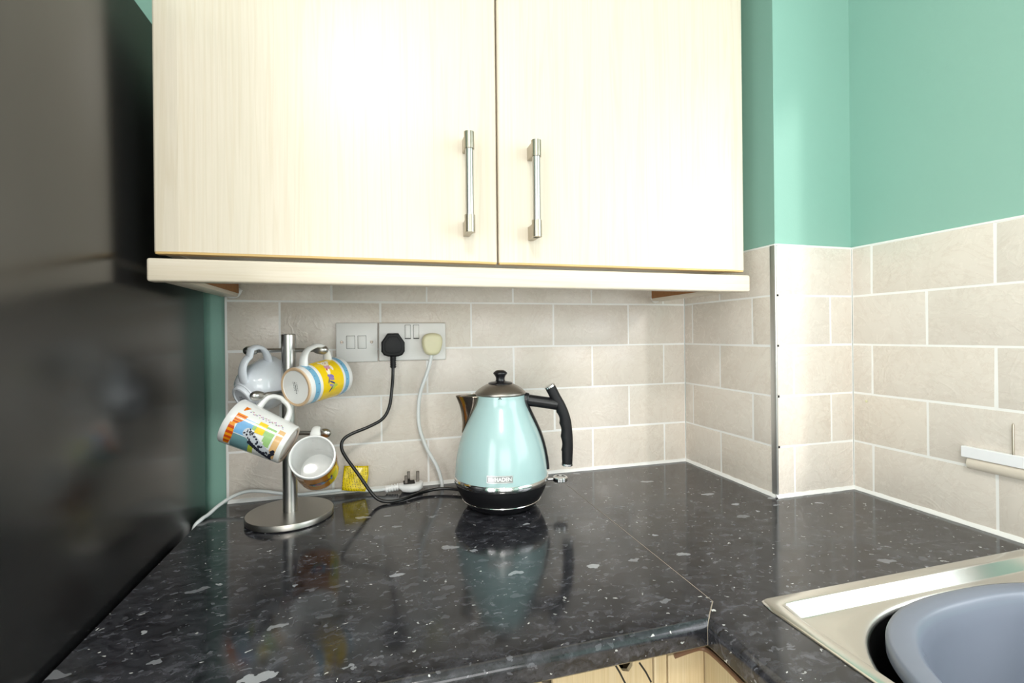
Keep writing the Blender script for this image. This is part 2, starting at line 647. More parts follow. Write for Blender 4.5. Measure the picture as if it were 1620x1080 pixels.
def tile_run(wall, s0, s1, joints_odd, joints_even, place, rot, rows=5):
    """tiles along coordinate s from s0 to s1 (s0 < s1); joint positions for odd and even courses"""
    for r in range(1, rows + 1):
        zb = 0.004 if r == 1 else ZL1 + P * (r - 2) + G / 2
        zt = ZL1 + P * (r - 1) - G / 2
        js = joints_odd if r % 2 else joints_even
        cuts = [s0] + [j for j in sorted(js) if s0 + .004 < j < s1 - .004] + [s1]
        for i in range(len(cuts) - 1):
            a = cuts[i] + (G / 2 if i > 0 else 0.0008)
            b = cuts[i + 1] - (G / 2 if i < len(cuts) - 2 else 0.0008)
            if b - a < .006:
                continue
            t = bpy.data.objects.new('tile', tile_mesh(b - a, zt - zb))
            x, y = place((a + b) / 2)
            # a hand-set wall: tiny unevenness
            t.location = (x, y, (zt + zb) / 2)
            t.rotation_euler = (random.uniform(-.004, .004), 0, rot + random.uniform(-.003, .003))
            COL.objects.link(t)
            t.parent = wall


HZ = ZL1 + 4 * P
XTL = -1.0765
jb = -0.3684
back_even = [jb + W * k for k in range(-5, 3)]
back_odd = [jb + W * (k + .5) for k in range(-5, 3)]
tile_run(wall_back, XTL, -0.0005, back_odd, back_even, lambda s: (s, TT), 0)
a_even = [-(0.0328 + W * k) for k in range(-1, 3)]
a_odd = [-(0.0328 + W * (k + .5)) for k in range(-1, 3)]
# face A looks towards -x: local x runs along -y
tile_run(wall_corner, YB + .0128, -0.0005, a_odd, a_even, lambda s: (TT, s), -PI / 2)
tile_run(wall_corner, 0.003, XC - .0005, [0.0455], [0.143], lambda s: (s, YB + TT), 0)
c_odd = [YB - .0416 - W * k for k in range(-1, 4)]
c_even = [YB - .0416 - W * (k + .5) for k in range(-1, 4)]
tile_run(wall_right, WY1, YB - .0005, c_odd, c_even, lambda s: (XC + TT, s), -PI / 2)
# grout beds, 1.3 mm behind the tile faces
gr = 0.0005
box('grout', XTL, 0, gr, TT + .001, 0, HZ - .002, M['grout'], wall_back)
box('grout', gr, TT + .001, YB + gr, 0, 0, HZ - .002, M['grout'], wall_corner)
box('grout', gr, XC, YB + gr, YB + TT + .001, 0, HZ - .002, M['grout'], wall_corner)
box('grout', XC + gr, XC + TT + .001, WY1, YB, 0, HZ - .002, M['grout'], wall_right)

# metal corner trim and top/bottom sealant beads
bm = bmesh.new()
bm_box(bm, -.0012, .0035, YB - .0012, YB + .0125, .003, HZ - .001, .001, 2)
trim = struct(frombm('trim_1', bm, M['trim']), 'metal corner trim on the tiled corner')


def bead(name, p0, p1, nrm, h=.0065, d=.0055, mat=None):
    """triangular sealant bead along an inside edge; nrm points into the room"""
    p0, p1, nrm = Vector(p0), Vector(p1), Vector(nrm)
    N = 24
    vs, fs = [], []
    for i in range(N + 1):
        q = p0.lerp(p1, i / N)
        k = 1 + .08 * math.sin(i * 2.1) + .05 * math.sin(i * 5.3)
        prof = [(-.001, -.002), (-.001, h * k), (.0008, h * k), (d * k * .45, h * .4 * k), (d * k, .0006), (d * k, -.002)]
        for a, z in prof:
            vs.append(q + nrm * a + Vector((0, 0, z)))
    m_ = 6
    for i in range(N):
        for k in range(m_ - 1):
            fs.append((i * m_ + k, (i + 1) * m_ + k, (i + 1) * m_ + k + 1, i * m_ + k + 1))
    return struct(mesh(name, vs, fs, mat or M['caulk'], smooth=True), 'white sealant bead along the worktop')


bead('trim_2', (XTL, 0, 0), (0, 0, 0), (0, -1, 0))
bead('trim_3', (0, 0, 0), (0, YB, 0), (-1, 0, 0))
bead('trim_4', (-.003, YB, 0), (XC, YB, 0), (0, -1, 0))
bead('trim_5', (XC, YB, 0), (XC, WY1, 0), (-1, 0, 0))
# grouted top edge of the tiling
for i, (x0, x1, y0, y1) in enumerate(((TT - .007, TT + .001, YB + .002, 0), (TT - .004, XC, YB, YB + TT + .001), (XC, XC + TT + .001, WY1, YB + .002))):
    struct(box('trim_%d' % (6 + i), x0, x1, y0, y1, HZ - .002, HZ + .0022, M['grout'], bev=.0008, seg=1), 'white grouted top edge of the tiling')
struct(box('trim_9', XTL - .0035, XTL + .0005, .0004, TT + .001, .002, HZ, M['grout'], bev=.0008, seg=1), 'white grouted end edge of the back wall tiling')

# ------------------------------------------------------------------ worktops
TH = 0.030
NF = 0.6115           # nose reach from the back wall
JX, JM = -0.3755, -0.5765   # joint line and start of the 45 degree mitre
XW0 = -1.096
XN = JX - (NF + JM)   # nose of the sink run


def nose_profile(reach):
    """(distance from wall, z) from the back bottom, over the top, round the nose, to the front bottom"""
    R = .011
    pr = [(0.0, -TH), (0.0, 0.0), (reach * .5, 0), (reach - .06, 0), (reach - (NF + JM), 0)]
    for k in range(0, 9):
        a = PI / 2 * k / 8
        pr.append((reach - R + R * math.sin(a), -R + R * math.cos(a)))
    for k in range(1, 5):
        a = PI / 2 * k / 4
        r = .006
        pr.append((reach - r + r * math.cos(a), -TH + r - r * math.sin(a)))
    return pr


wt = thing('worktop', 'black speckled laminate worktop run below the wall cabinet, under the kettle', 'worktop', (-0.74, -0.3, -TH))
prof = nose_profile(NF)
vs, fs = [], []
n = len(prof)
for d, z in prof:
    vs.append((XW0, -d, z))
for d, z in prof:
    vs.append((JX - max(0, d + JM) - .0003, -d, z))
for k in range(n):
    fs.append((k, (k + 1) % n, n + (k + 1) % n, n + k))
fs.append(tuple(range(n)))      # the other end butts against the sink run
mesh('slab', vs, fs, M['worktop'], wt, smooth=True, org=wt.location, auto=30)

wr = thing('worktop', 'black speckled laminate worktop run along the right wall with the sink set in', 'worktop', (-0.1, -0.8, -TH))
SX0, SX1, SY0, SY1 = -0.323, 0.178, -1.50, -0.592
YE = -1.75
bm = bmesh.new()


def quadbox(x0, x1, y0, y1):
    bm_box(bm, x0, x1, y0, y1, -TH, 0)


cut = .012
quadbox(JX, 0, YB, 0)
quadbox(JX, XC, SY1 - cut, YB)
quadbox(SX1 - cut, XC, SY0 + cut, SY1 - cut)
quadbox(JX, XC, YE, SY0 + cut)
quadbox(JX, SX0 + cut, SY0 + cut, SY1 - cut)
frombm('slab', bm, M['worktop'], wr, smooth=False, org=wr.location)
reach = JX - XN
pn = [q for q in nose_profile(reach + .06) if q[0] > .055]
pn = [(.06, -TH), (.06, 0)] + [q for q in pn if q[0] > .061]
vs, fs = [], []
n = len(pn)
for d, z in pn:
    x = JX - (d - .06)
    vs.append((x, JM - (d - .06) - .0003, z))
for d, z in pn:
    vs.append((JX - (d - .06), YE, z))
for k in range(n):
    fs.append((k, (k + 1) % n, n + (k + 1) % n, n + k))
fs.append(tuple(range(n)))
fs.append(tuple(range(n, 2 * n)))
mesh('rounded_nose', vs, fs, M['worktop'], wr, smooth=True, org=wr.location, auto=30)
# joint line: a thin filled seam, across the top, along the mitre and down the nose
pts = [Vector((JX, y, 0)) for y in (-.02, -.2, -.4, JM)]
for d, z in prof[3:]:
    if d > -JM:
        pts.append(Vector((JX - (d + JM), -d, z)))
vs, fs = [], []
for i, q in enumerate(pts):
    wdt = .0004 if i < 2 else .0007
    up = Vector((0, 0, .00025)) if i < 5 else Vector((.0002, -.0003, .0002))
    side = Vector((1, 0, 0)) if i < 3 else Vector((.7, -.7, 0))
    vs += [q + up - side * wdt, q + up + side * wdt]
for i in range(len(pts) - 1):
    fs.append((2 * i, 2 * i + 1, 2 * i + 3, 2 * i + 2))
j = mesh('joint_line', vs, fs, M['joint'], wr, org=wr.location)
j['label'] = 'thin tan seam between the two worktop runs'

# ------------------------------------------------------------------ sink
sk = thing('sink', 'stainless steel inset sink with raised rim at the worktop edge', 'sink', (-.07, -1.0, -.16))
SC = Vector((-.065, -.855))


def superell(a, b, nn, t):
    c, s = math.cos(t), math.sin(t)
    return (math.copysign(abs(c) ** (2 / nn), c) * a, math.copysign(abs(s) ** (2 / nn), s) * b)


def rrect(x0, x1, y0, y1, r, t):
    """point on a rounded rectangle in the direction t from the bowl centre"""
    dx, dy = math.cos(t), math.sin(t)
    best = 1e9
    for lim, dd, o in ((x1, dx, SC.x), (x0, dx, SC.x), (y1, dy, SC.y), (y0, dy, SC.y)):
        if abs(dd) > 1e-9:
            k = (lim - o) / dd
            if k > 0:
                best = min(best, k)
    px, py = SC.x + dx * best, SC.y + dy * best
    # round the corner
    cx = min(max(px, x0 + r), x1 - r)
    cy = min(max(py, y0 + r), y1 - r)
    v = Vector((px - cx, py - cy))
    if v.length > r and px != cx and py != cy:
        v = v.normalized() * r
        return cx + v.x, cy + v.y
    return px, py


NS = 192
DY0 = -1.115
rings = []
ang = [2 * PI * i / NS for i in range(NS)]
# refine so that the rectangle corners are hit
for (cx_, cy_) in ((SX0, SY1), (SX1, SY1), (SX0, DY0), (SX1, DY0)):
    a0 = math.atan2(cy_ - SC.y, cx_ - SC.x) % (2 * PI)
    k = min(range(NS), key=lambda i: abs(ang[i] - a0))
    ang[k] = a0


def ring_rect(ins, z, r):
    return [(*rrect(SX0 + ins, SX1 - ins, DY0 + (0 if ins < .02 else ins), SY1 - ins, r, t), z) for t in ang]


def ring_bowl(a, b, z, nn=2.75):
    out = []
    for t in ang:
        # direction-true superellipse
        dx, dy = math.cos(t), math.sin(t)
        k = (abs(dx / a) ** nn + abs(dy / b) ** nn) ** (-1 / nn)
        out.append((SC.x + dx * k, SC.y + dy * k, z))
    return out


rings = [ring_rect(.0, .0003, .012), ring_rect(.0004, .0018, .012), ring_rect(.0022, .0026, .011), ring_rect(.016, .0028, .008), ring_rect(.0172, .0024, .008),
         ring_rect(.0180, .0016, .008), ring_rect(.0290, -.0094, .009), ring_rect(.0300, -.0102, .009), ring_rect(.0320, -.0106, .009)]
deck = list(rings)
for fr in (.5,):
    A = rings[-1]
    B = ring_bowl(.251, .230, -.011)
    deck.append([tuple(Vector(A[i]).lerp(Vector(B[i]), fr)) for i in range(NS)])
deck += [ring_bowl(.251, .230, -.011), ring_bowl(.247, .226, -.0122), ring_bowl(.2445, .2235, -.017)]
vs, fs = [], []
for R_ in deck:
    vs += R_
for k in range(len(deck) - 1):
    for i in range(NS):
        j2 = (i + 1) % NS
        fs.append((k * NS + i, k * NS + j2, (k + 1) * NS + j2, (k + 1) * NS + i))
mesh('deck', vs, fs, M['sink'], sk, smooth=True, org=sk.location, auto=60)
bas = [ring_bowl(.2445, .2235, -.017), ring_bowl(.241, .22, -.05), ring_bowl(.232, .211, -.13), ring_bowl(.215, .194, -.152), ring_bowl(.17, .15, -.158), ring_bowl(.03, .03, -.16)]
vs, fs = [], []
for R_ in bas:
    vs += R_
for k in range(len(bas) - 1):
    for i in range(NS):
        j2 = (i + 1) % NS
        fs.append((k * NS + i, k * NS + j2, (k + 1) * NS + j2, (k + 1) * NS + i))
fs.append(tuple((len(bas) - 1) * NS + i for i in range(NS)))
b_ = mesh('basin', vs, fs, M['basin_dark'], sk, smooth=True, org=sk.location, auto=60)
# drainer beyond the basin
bm = bmesh.new()
bm_box(bm, SX0, SX1, SY0, DY0, .0003, .0026, .001, 1)
for k in range(9):
    x = SX0 + .07 + k * .045
    bm_box(bm, x, x + .012, SY0 + .05, DY0 - .03, .002, .0055, .0015, 1)
frombm('drainer', bm, M['sink'], sk, org=sk.location)

# washing-up bowl standing in the basin
wb = thing('washing_up_bowl', 'blue-grey plastic washing-up bowl sitting inside the sink', 'bowl', (SC.x, SC.y, -.158))
prb = [(.06, -.1535), (.145, -.1535), (.172, -.1475), (.184, -.12), (.200, -.025), (.2040, -.010), (.2080, -.0025), (.2140, .0008), (.2300, .0014), (.2340, .0006), (.2355, -.003), (.2357, -.012),
       (.2337, -.012), (.2325, -.0035), (.2200, -.0030), (.2105, -.010), (.206, -.025), (.190, -.12), (.178, -.151), (.150, -.1575), (.06, -.1575)]
vs, fs = [], []
for r, z in prb:
    vs += ring_bowl(r, r * .905, z, 2.6)
for k in range(len(prb) - 1):
    for i in range(NS):
        j2 = (i + 1) % NS
        fs.append((k * NS + i, k * NS + j2, (k + 1) * NS + j2, (k + 1) * NS + i))
fs.append(tuple(range(NS)))
fs.append(tuple((len(prb) - 1) * NS + i for i in range(NS)))
mesh('bowl_shell', vs, fs, M['bowl'], wb, smooth=True, org=wb.location, auto=60)

# ------------------------------------------------------------------ fridge
fr = thing('fridge_freezer', 'tall black fridge freezer standing left of the worktop', 'fridge', (-1.405, -.35, ZF))
FX0, FX1, FY0, FY1, FZ1 = -1.705, -1.1045, -.60, -.035, .818
box('body', FX0, FX1, FY0, FY1, ZF + .02, FZ1, M['fridge'], fr, .004, 3, org=fr.location)
box('freezer_door', FX0, FX1, FY0 - .065, FY0 - .005, ZF + .04, -.2, M['fridge'], fr, .008, 3, org=fr.location)
box('fridge_door', FX0, FX1, FY0 - .065, FY0 - .005, -.19, FZ1, M['fridge'], fr, .008, 3, org=fr.location)
for fx in (FX0 + .05, FX1 - .05):
    for fy in (FY0 + .05, FY1 - .05):
        lathe('foot', [(.018, 0), (.018, .022)], M['black'], fr, 16, (fx - fr.location.x, fy - fr.location.y, 0))

# ------------------------------------------------------------------ wall cabinet
wc = thing('wall_cabinet', 'pale maple wall cabinet with two doors above the kettle', 'cabinet', (-.58, -.15, .4165))
CX0, CX1 = -1.0790, -0.0835
CY = -.312             # front of the doors
ZD = .4555             # bottom of the doors
CT = 1.26
# carcass: sides, bottom, back, top
bm = bmesh.new()
bm_box(bm, CX0 + .004, CX0 + .022, CY + .022, -.002, ZD + .002, CT)
bm_box(bm, CX1 - .022, CX1 - .004, CY + .022, -.002, ZD + .002, CT)
bm_box(bm, CX0 + .022, CX1 - .022, CY + .022, -.002, ZD + .004, ZD + .022)
bm_box(bm, CX0 + .022, CX1 - .022, CY + .022, -.002, CT - .018, CT)
bm_box(bm, CX0 + .022, CX1 - .022, -.010, -.002, ZD + .022, CT - .018)
bm_box(bm, -.5902, -.5722, CY + .0192, -.012, ZD + .022, CT - .018)
frombm('carcass', bm, M['side_maple'], wc, smooth=False, org=wc.location)


def door(x0, x1, hx, hz0, hz1):
    """slab door, its long sides eased back a little over 32 mm"""
    e, w, r = .0034, .032, .003
    sec = [(x0, CY + .0185), (x0, CY + e + r), (x0 + r * .35, CY + e + r * .35), (x0 + r, CY + e), (x0 + w, CY), (x1 - w, CY), (x1 - r, CY + e), (x1 - r * .35, CY + e + r * .35), (x1, CY + e + r), (x1, CY + .0185)]
    zs = [ZD + .003, CT - .002]
    vs, fs = [], []
    n_ = len(sec)
    for z in zs:
        for x, y in sec:
            vs.append((x, y, z))
    for k in range(n_ - 1):
        fs.append((k, k + 1, n_ + k + 1, n_ + k))
    fs.append((n_ - 1, 0, n_, 2 * n_ - 1))
    fs.append(tuple(range(n_)))
    fs.append(tuple(range(n_, 2 * n_)))
    d = mesh('door', vs, fs, M['door_maple'], wc, smooth=True, org=wc.location, auto=2)
    vs = []
    sec2 = [(x, y) for x, y in sec]
    for z in (ZD, ZD + .0035):
        for x, y in sec2:
            k = .0012 if z == ZD else 0.0002
            vs.append((min(max(x, x0 + k), x1 - k), y + (k if y < CY + .01 else 0), z))
    fs = [(k, k + 1, n_ + k + 1, n_ + k) for k in range(n_ - 1)] + [(n_ - 1, 0, n_, 2 * n_ - 1), tuple(range(n_)), tuple(range(n_, 2 * n_))]
    eg = mesh('bottom_edging', vs, fs, M['edge_maple'], d, org=wc.location)
    eg['label'] = 'golden edging strip on the bottom edge'
    # handle
    hy = CY - .032
    o = wc.location

    def cyl(name, z0, z1, r, mat, bev=.0008):
        pr = [(r - bev, z0), (r, z0 + bev), (r, z1 - bev), (r - bev, z1)]
        return lathe(name, pr, mat, d, 24, (hx - o.x, hy - o.y, -o.z))
    h1 = cyl('handle_bar', hz0 + .02, hz1 - .02, .0066, M['steel'])
    for z0, z1 in ((hz0, hz0 + .0275), (hz1 - .0265, hz1)):
        lo = z0 < (hz0 + hz1) / 2
        bm = bmesh.new()
        bmesh.ops.create_cone(bm, cap_ends=True, segments=28, radius1=.0082, radius2=.0082, depth=z1 - z0, matrix=Matrix.Translation((hx, hy, (z0 + z1) / 2)))
        # lug to the door
        bm_box(bm, hx - .0058, hx + .0058, hy, CY + .0005, z0 + (.000 if lo else .004), z1 - (.004 if lo else .0), .001, 1)
        frombm('handle_end', bm, M['nickel'], d, auto=30, org=o)
    return d


CM = -.5812
door(CX0, CM - .0016, -.6355, .4985, .657)
door(CM + .0016, CX1, -.5240, .4965, .655)
# pelmet: front rail and two returns
PZ0, PZ1 = .4155, .4480
bm = bmesh.new()
bm_box(bm, -1.0845, -.0785, CY - .006, CY + .0135, PZ0, PZ1, .0035, 3)
frombm('pelmet_rail', bm, M['rail_maple'], wc, org=wc.location)
for (x0, x1, xi, sgn) in ((-1.078, -1.046, -1.046, 1), (-.1165, -.0845, -.1165, -1)):
    rt = frombm_ = None
    bm = bmesh.new()
    bm_box(bm, x0, x1, CY + .012, -.030, PZ0 + .002, PZ1 - .002, .003, 2)
    rt = frombm('pelmet_return', bm, M['side_maple'], wc, org=wc.location)
    c_ = box('raw_inner_face', min(xi, xi + sgn * .0012), max(xi, xi + sgn * .0012), CY + .02, -.032, PZ0 + .009, PZ1 - .003, M['chipboard'], rt, org=wc.location)
    c_['label'] = 'raw brown chipboard inner face'
    # blob of sealant where the return meets the tiles
    pts = [(x0 + .004, -.026, PZ0 + .012), (x0 + .014, -.020, PZ0 + .004), (x1 - .006, -.018, PZ0 + .006), (x1 + sgn * .002, -.022, PZ0 + .018)]
    sweep('sealant_blob', catmull(pts, 5), .0042, M['caulk'], rt, 8, org=wc.location)

# ------------------------------------------------------------------ kettle
KX, KY = -.545, -.168
KS = .00126
kt = thing('kettle', 'mint green cordless kettle with black handle and steel lid on the worktop', 'kettle', (KX, KY, 0), -math.atan2(.24, .97))


def kz(v):
    return .3352 - (v - 530.5) * KS


# power base
lathe('power_base', [(.050, .0005), (.060, .0005), (.066, .003), (.0715, .009), (.0745, .0145), (.0755, .0155), (.050, .0155)], M['black'], kt, 72)
lathe('base_ring', [(.070, .0152), (.0768, .0152), (.0780, .0162), (.0784, .0172), (.0778, .0182), (.070, .0185)], M['chrome'], kt, 72)
lathe('lower_body', [(.065, .0184), (.0770, .0184), (.0805, .0235), (.0845, .0310), (.0878, .0385), (.0898, .0450), (.0905, .0500), (.085, .0502)], M['black_matt'], kt, 72)
lathe('chrome_band', [(.085, .0500), (.0925, .0500), (.0934, .0512), (.0936, .0560), (.0930, .0605), (.0920, .0618), (.085, .0620)], M['chrome'], kt, 72)
bp = [(622, 37.6), (624, 38.2), (630, 38.6), (638, 40.4), (645, 43.3), (655, 47.9), (665, 52.6), (673, 56.3), (682, 60), (692, 63.4), (702, 66.2), (716, 69.2), (730, 71.3), (740, 72.1)]
bpr = [(.085, .0618), (.0912, .0618), (.0914, .0640)] + [(r * KS, kz(v)) for v, r in reversed(bp)] + [(.045, kz(621.2)), (.04, kz(623))]


def body_r(z):
    q = sorted([(b, a) for a, b in bpr[1:-2]])
    for i in range(len(q) - 1):
        if q[i][0] <= z <= q[i + 1][0]:
            f = (z - q[i][0]) / max(1e-9, q[i + 1][0] - q[i][0])
            return q[i][1] + f * (q[i + 1][1] - q[i][1])
    return q[-1][1] if z > q[-1][0] else q[0][1]


# smooth the profile
sm = catmull([Vector((r, 0, z)) for r, z in bpr[2:-2]], 4)
body = lathe('body', bpr[:2] + [(p.x, p.z) for p in sm] + bpr[-2:], M['mint'], kt, 96, auto=50)
# lid
lid = lathe('lid', [(.0440, .2170), (.0478, .2170), (.0482, .2186), (.0502, .2196), (.0507, .2215), (.0500, .2234), (.0440, .2290), (.0360, .2345), (.0280, .2385), (.0215, .2405), (.0, .2408)], M['lid'], kt, 72, auto=45)
lathe('knob', [(.0, .2398), (.0240, .2398), (.0243, .2412), (.0215, .2428), (.0140, .2440), (.0098, .2452), (.0088, .2480), (.0092, .2520), (.0112, .2562), (.0136, .2588), (.0141, .2606), (.0132, .2624), (.0100, .2650), (.0050, .2664), (.0, .2668)], M['black'], lid, 40, auto=50)
lathe('knob_cap', [(.0, .2660), (.0060, .2662), (.0085, .2658), (.0080, .2664), (.0045, .2671), (.0, .2673)], M['lid'], lid, 32)
# lid lock mark on the collar, pointing up
za = kz(624.5)
ra_ = body_r(za) + .0006
th0 = -PI / 2 - .02
mesh('lock_mark', [(ra_ * math.cos(th0 + dx / ra_), ra_ * math.sin(th0 + dx / ra_), za + dz) for dx, dz in ((-.0034, -.0024), (-.0016, -.0024), (0, .0002), (.0016, -.0024), (.0034, -.0024), (0, .0028))],
     [(0, 1, 2, 5), (2, 3, 4, 5)], M['black'], body)

# spout: a creased beak wrapped on the body
tip = [(-.0880, .2172), (-.0845, .2090), (-.0810, .2000), (-.0782, .1890), (-.0762, .1760), (-.0752, .1620), (-.0765, .1440)]
tipc = catmull([Vector((x, 0, z)) for x, z in tip], 4)
vs, fs = [], []
K = 9
nt = len(tipc)
for i, p_ in enumerate(tipc):
    z = p_.z
    R_ = body_r(z) - .0006
    f = (z - .1440) / (.2172 - .1440)
    hw = .0225 * max(0.0, f) ** .55
    a = math.asin(min(.9, hw / R_))
    for k in range(K):
        s = -1 + 2 * k / (K - 1)
        # from the seam to the tip and back on the other side
        ex, ey = -R_ * math.cos(a), R_ * math.sin(a) * s / max(abs(s), 1e-9) if s else 0
        w_ = abs(s) ** 1.25
        x = p_.x + (ex - p_.x) * w_
        y = (R_ * math.sin(a)) * math.copysign(abs(s) ** .8, s) if s else 0
        vs.append((x, y, z))
for i in range(nt - 1):
    for k in range(K - 1):
        fs.append((i * K + k, i * K + k + 1, (i + 1) * K + k + 1, (i + 1) * K + k))
sp = mesh('spout', vs, fs, M['spout'], kt, smooth=True, auto=50)
sol = sp.modifiers.new('thickness', 'SOLIDIFY')
sol.thickness = .0012
sol.offset = -1

# handle: collar, neck tube, curved grip with finger notches, water gauge strip
zc_ = .2072
cx_ = body_r(zc_) - .002
sweep('handle_collar', [(cx_, 0, zc_), (cx_ + .004, 0, zc_ - .0002), (cx_ + .0075, 0, zc_ - .0006), (cx_ + .009, 0, zc_ - .0008)], .0118, M['black'], kt, 28, rb=.0145, radii=[1, 1, .97, .86], ref=(0, 0, 1))
sweep('handle_neck', catmull([(cx_ + .006, 0, zc_ - .0008), (.072, 0, .2035), (.090, 0, .2008), (.1125, 0, .1970)], 4), .0112, M['black'], kt, 24, rb=.0116, ref=(0, 0, 1))
gp = [(.0985, .2335), (.1040, .2230), (.1105, .2100), (.1205, .1915), (.1290, .1680), (.1325, .1430), (.1335, .1150), (.1325, .0910), (.1318, .0762)]
gpath = catmull([Vector((x, 0, z)) for x, z in gp], 8)
NG = len(gpath)
seg = 24
vs, fs = [], []
for i, q in enumerate(gpath):
    t = (gpath[min(i + 1, NG - 1)] - gpath[max(i - 1, 0)]).normalized()
    nn = Vector((t.z, 0, -t.x))      # towards the kettle or away
    if nn.x > 0:
        nn = -nn                    # inner side
    f = i / (NG - 1)
    for k in range(seg):
        a = 2 * PI * k / seg
        c, s = math.cos(a), math.sin(a)
        r = .0104
        inner = max(0.0, c)
        notch = 0
        if .40 < f < .80:
            notch = -.0026 * (abs(math.sin((f - .40) / .40 * 3 * PI)) - .55)
        lump = .0022 * math.sin(min(max((f - .30) / .65, 0), 1) * PI)
        vs.append(q + nn * (c * (r + inner * (notch + lump))) + Vector((0, 1, 0)) * (s * .0106))
for i in range(NG - 1):
    for k in range(seg):
        j2 = (k + 1) % seg
        fs.append((i * seg + k, i * seg + j2, (i + 1) * seg + j2, (i + 1) * seg + k))
fs.append(tuple(range(seg)))
fs.append(tuple((NG - 1) * seg + k for k in range(seg)))
grip = mesh('handle_grip', vs, fs, M['black_matt'], kt, smooth=True, auto=50)
for i0, i1 in ((0, 1), (NG - 1, NG - 2)):
    t = (gpath[i0] - gpath[i1]).normalized()
    p0 = gpath[i0] - t * .0026
    sweep('handle_cap', [p0, p0 + t * .0038, p0 + t * .0046], .0111, M['chrome'], grip, 24, radii=[1, 1, .9], ref=(0, 1, 0))
zs = [kz(v) for v in (632, 642, 655, 668, 682, 695, 708, 722, 734, 741)]
vs, fs = [], []
for i, z in enumerate(zs):
    R_ = body_r(z)
    hw = .0125 - .003 * i / 9
    for (dx, dy) in ((-.004, -hw), (.0022, -hw), (.0048, -hw * .7), (.0056, 0), (.0048, hw * .7), (.0022, hw), (-.004, hw)):
        rr = R_ + dx
        a = dy / R_
        vs.append((rr * math.cos(a), rr * math.sin(a), z))
for i in range(len(zs) - 1):
    for k in range(6):
        fs.append((i * 7 + k, i * 7 + k + 1, (i + 1) * 7 + k + 1, (i + 1) * 7 + k))
fs.append(tuple(range(7)))
fs.append(tuple((len(zs) - 1) * 7 + k for k in range(7)))
mesh('water_gauge', vs, fs, M['black'], kt, smooth=True, auto=40)
# switch lever
lv = sweep('switch_stem', [(.090, 0, .0475), (.098, 0, .0478), (.104, 0, .0480)], .0030, M['chrome'], kt, 14)
bm = bmesh.new()
for k, (r, z) in enumerate(((.0140, -.0042), (.0150, -.0034), (.0150, .0030), (.0142, .0040), (.0105, .0042), (.0095, .0030))):
    pass
lathe('switch_disc', [(.0, -.0042), (.0138, -.0042), (.0150, -.0030), (.0150, .0028), (.0140, .0042), (.0112, .0044), (.0102, .0030), (.0, .0028)], M['chrome'], kt, 36, (.1175, 0, .0482), 35)

# brand plaque, curved with the body
zp = .0762
Rp = body_r(zp)
tilt = 0.0


def onbody(s, h, d):
    """s metres to the right along the body, h metres above the plaque centre, d proud"""
    R_ = body_r(zp + h) + d
    a = -PI / 2 + (s - .0028) / Rp
    return (R_ * math.cos(a), R_ * math.sin(a), zp + h)


def curved_block(name, s0, s1, h0, h1, d0, d1, mat, parent, nseg=10):
    vs, fs = [], []
    for i in range(nseg + 1):
        s = s0 + (s1 - s0) * i / nseg
        vs += [onbody(s, h0, d0), onbody(s, h1, d0), onbody(s, h1, d1), onbody(s, h0, d1)]
    for i in range(nseg):
        for k in range(4):
            fs.append((i * 4 + k, i * 4 + (k + 1) % 4, i * 4 + 4 + (k + 1) % 4, i * 4 + 4 + k))
    fs += [(0, 1, 2, 3), tuple(nseg * 4 + k for k in range(4))]
    return mesh(name, vs, fs, mat, parent)


M['plaque'] = mk_steel('plaque_metal', rgb(150, 152, 152), 0.35)
M['letters'] = mk_steel('plaque_letters', rgb(240, 240, 240), 0.3)
pq = curved_block('plaque', -.0235, .0235, -.0063, .0063, -.0004, .0012, M['plaque'], kt)
for (s0, s1, h0, h1) in ((-.0235, .0235, -.0063, -.0056), (-.0235, .0235, .0056, .0063), (-.0235, -.0228, -.0056, .0056), (.0228, .0235, -.0056, .0056)):
    curved_block('plaque_border', s0, s1, h0, h1, .0008, .0017, M['letters'], pq, 8)
# crest: a small shield-like square mark
for (s0, s1, h0, h1) in ((-.0205, -.0190, -.0035, .0035), (-.0150, -.0135, -.0035, .0035), (-.0190, -.0150, -.0035, -.0024), (-.0190, -.0150, .0024, .0035), (-.0178, -.0162, -.0016, .0016), (-.0122, -.0112, -.0030, .0010)):
    curved_block('crest', s0, s1, h0, h1, .0008, .0017, M['letters'], pq, 2)


def text_mesh(txt, size):
    cu = bpy.data.curves.new('t', 'FONT')
    cu.body = txt
    cu.size = size
    cu.align_x = 'CENTER'
    cu.align_y = 'CENTER'
    cu.offset = size * .03
    ob = bpy.data.objects.new('t', cu)
    COL.objects.link(ob)
    bpy.context.view_layer.update()
    me = ob.evaluated_get(bpy.context.evaluated_depsgraph_get()).to_mesh()
    vs = [v.co.copy() for v in me.vertices]
    fs = [tuple(p.vertices) for p in me.polygons]
    ob.to_mesh_clear()
    bpy.data.objects.remove(ob)
    bpy.data.curves.remove(cu)
    return vs, fs


tv, tf = text_mesh('HADEN', .0098)
w0 = max(v.x for v in tv) - min(v.x for v in tv)
mesh('lettering', [onbody(.0062 + v.x * .0300 / w0, v.y * .98, .0019) for v in tv], tf, M['letters'], pq)

# ------------------------------------------------------------------ mug tree
TX, TY = -.94, -.117
mt = thing('mug_tree', 'brushed steel mug tree with round base, hung with four mugs', 'mug tree', (TX, TY, 0))
lathe('base', [(.070, .0004), (.0745, .0008), (.0758, .0022), (.0758, .0108), (.0748, .0120), (.0, .0120)], M['steel_base'], mt, 80, auto=40)
lathe('pole', [(.0128, .0118), (.0128, .3405), (.0122, .3412), (.0118, .3414)], M['steel'], mt, 36, auto=40)
lathe('pole_cap', [(.0, .3412), (.0118, .3412), (.0122, .3420), (.0100, .3428), (.0, .3430)], M['chrome'], mt, 32)


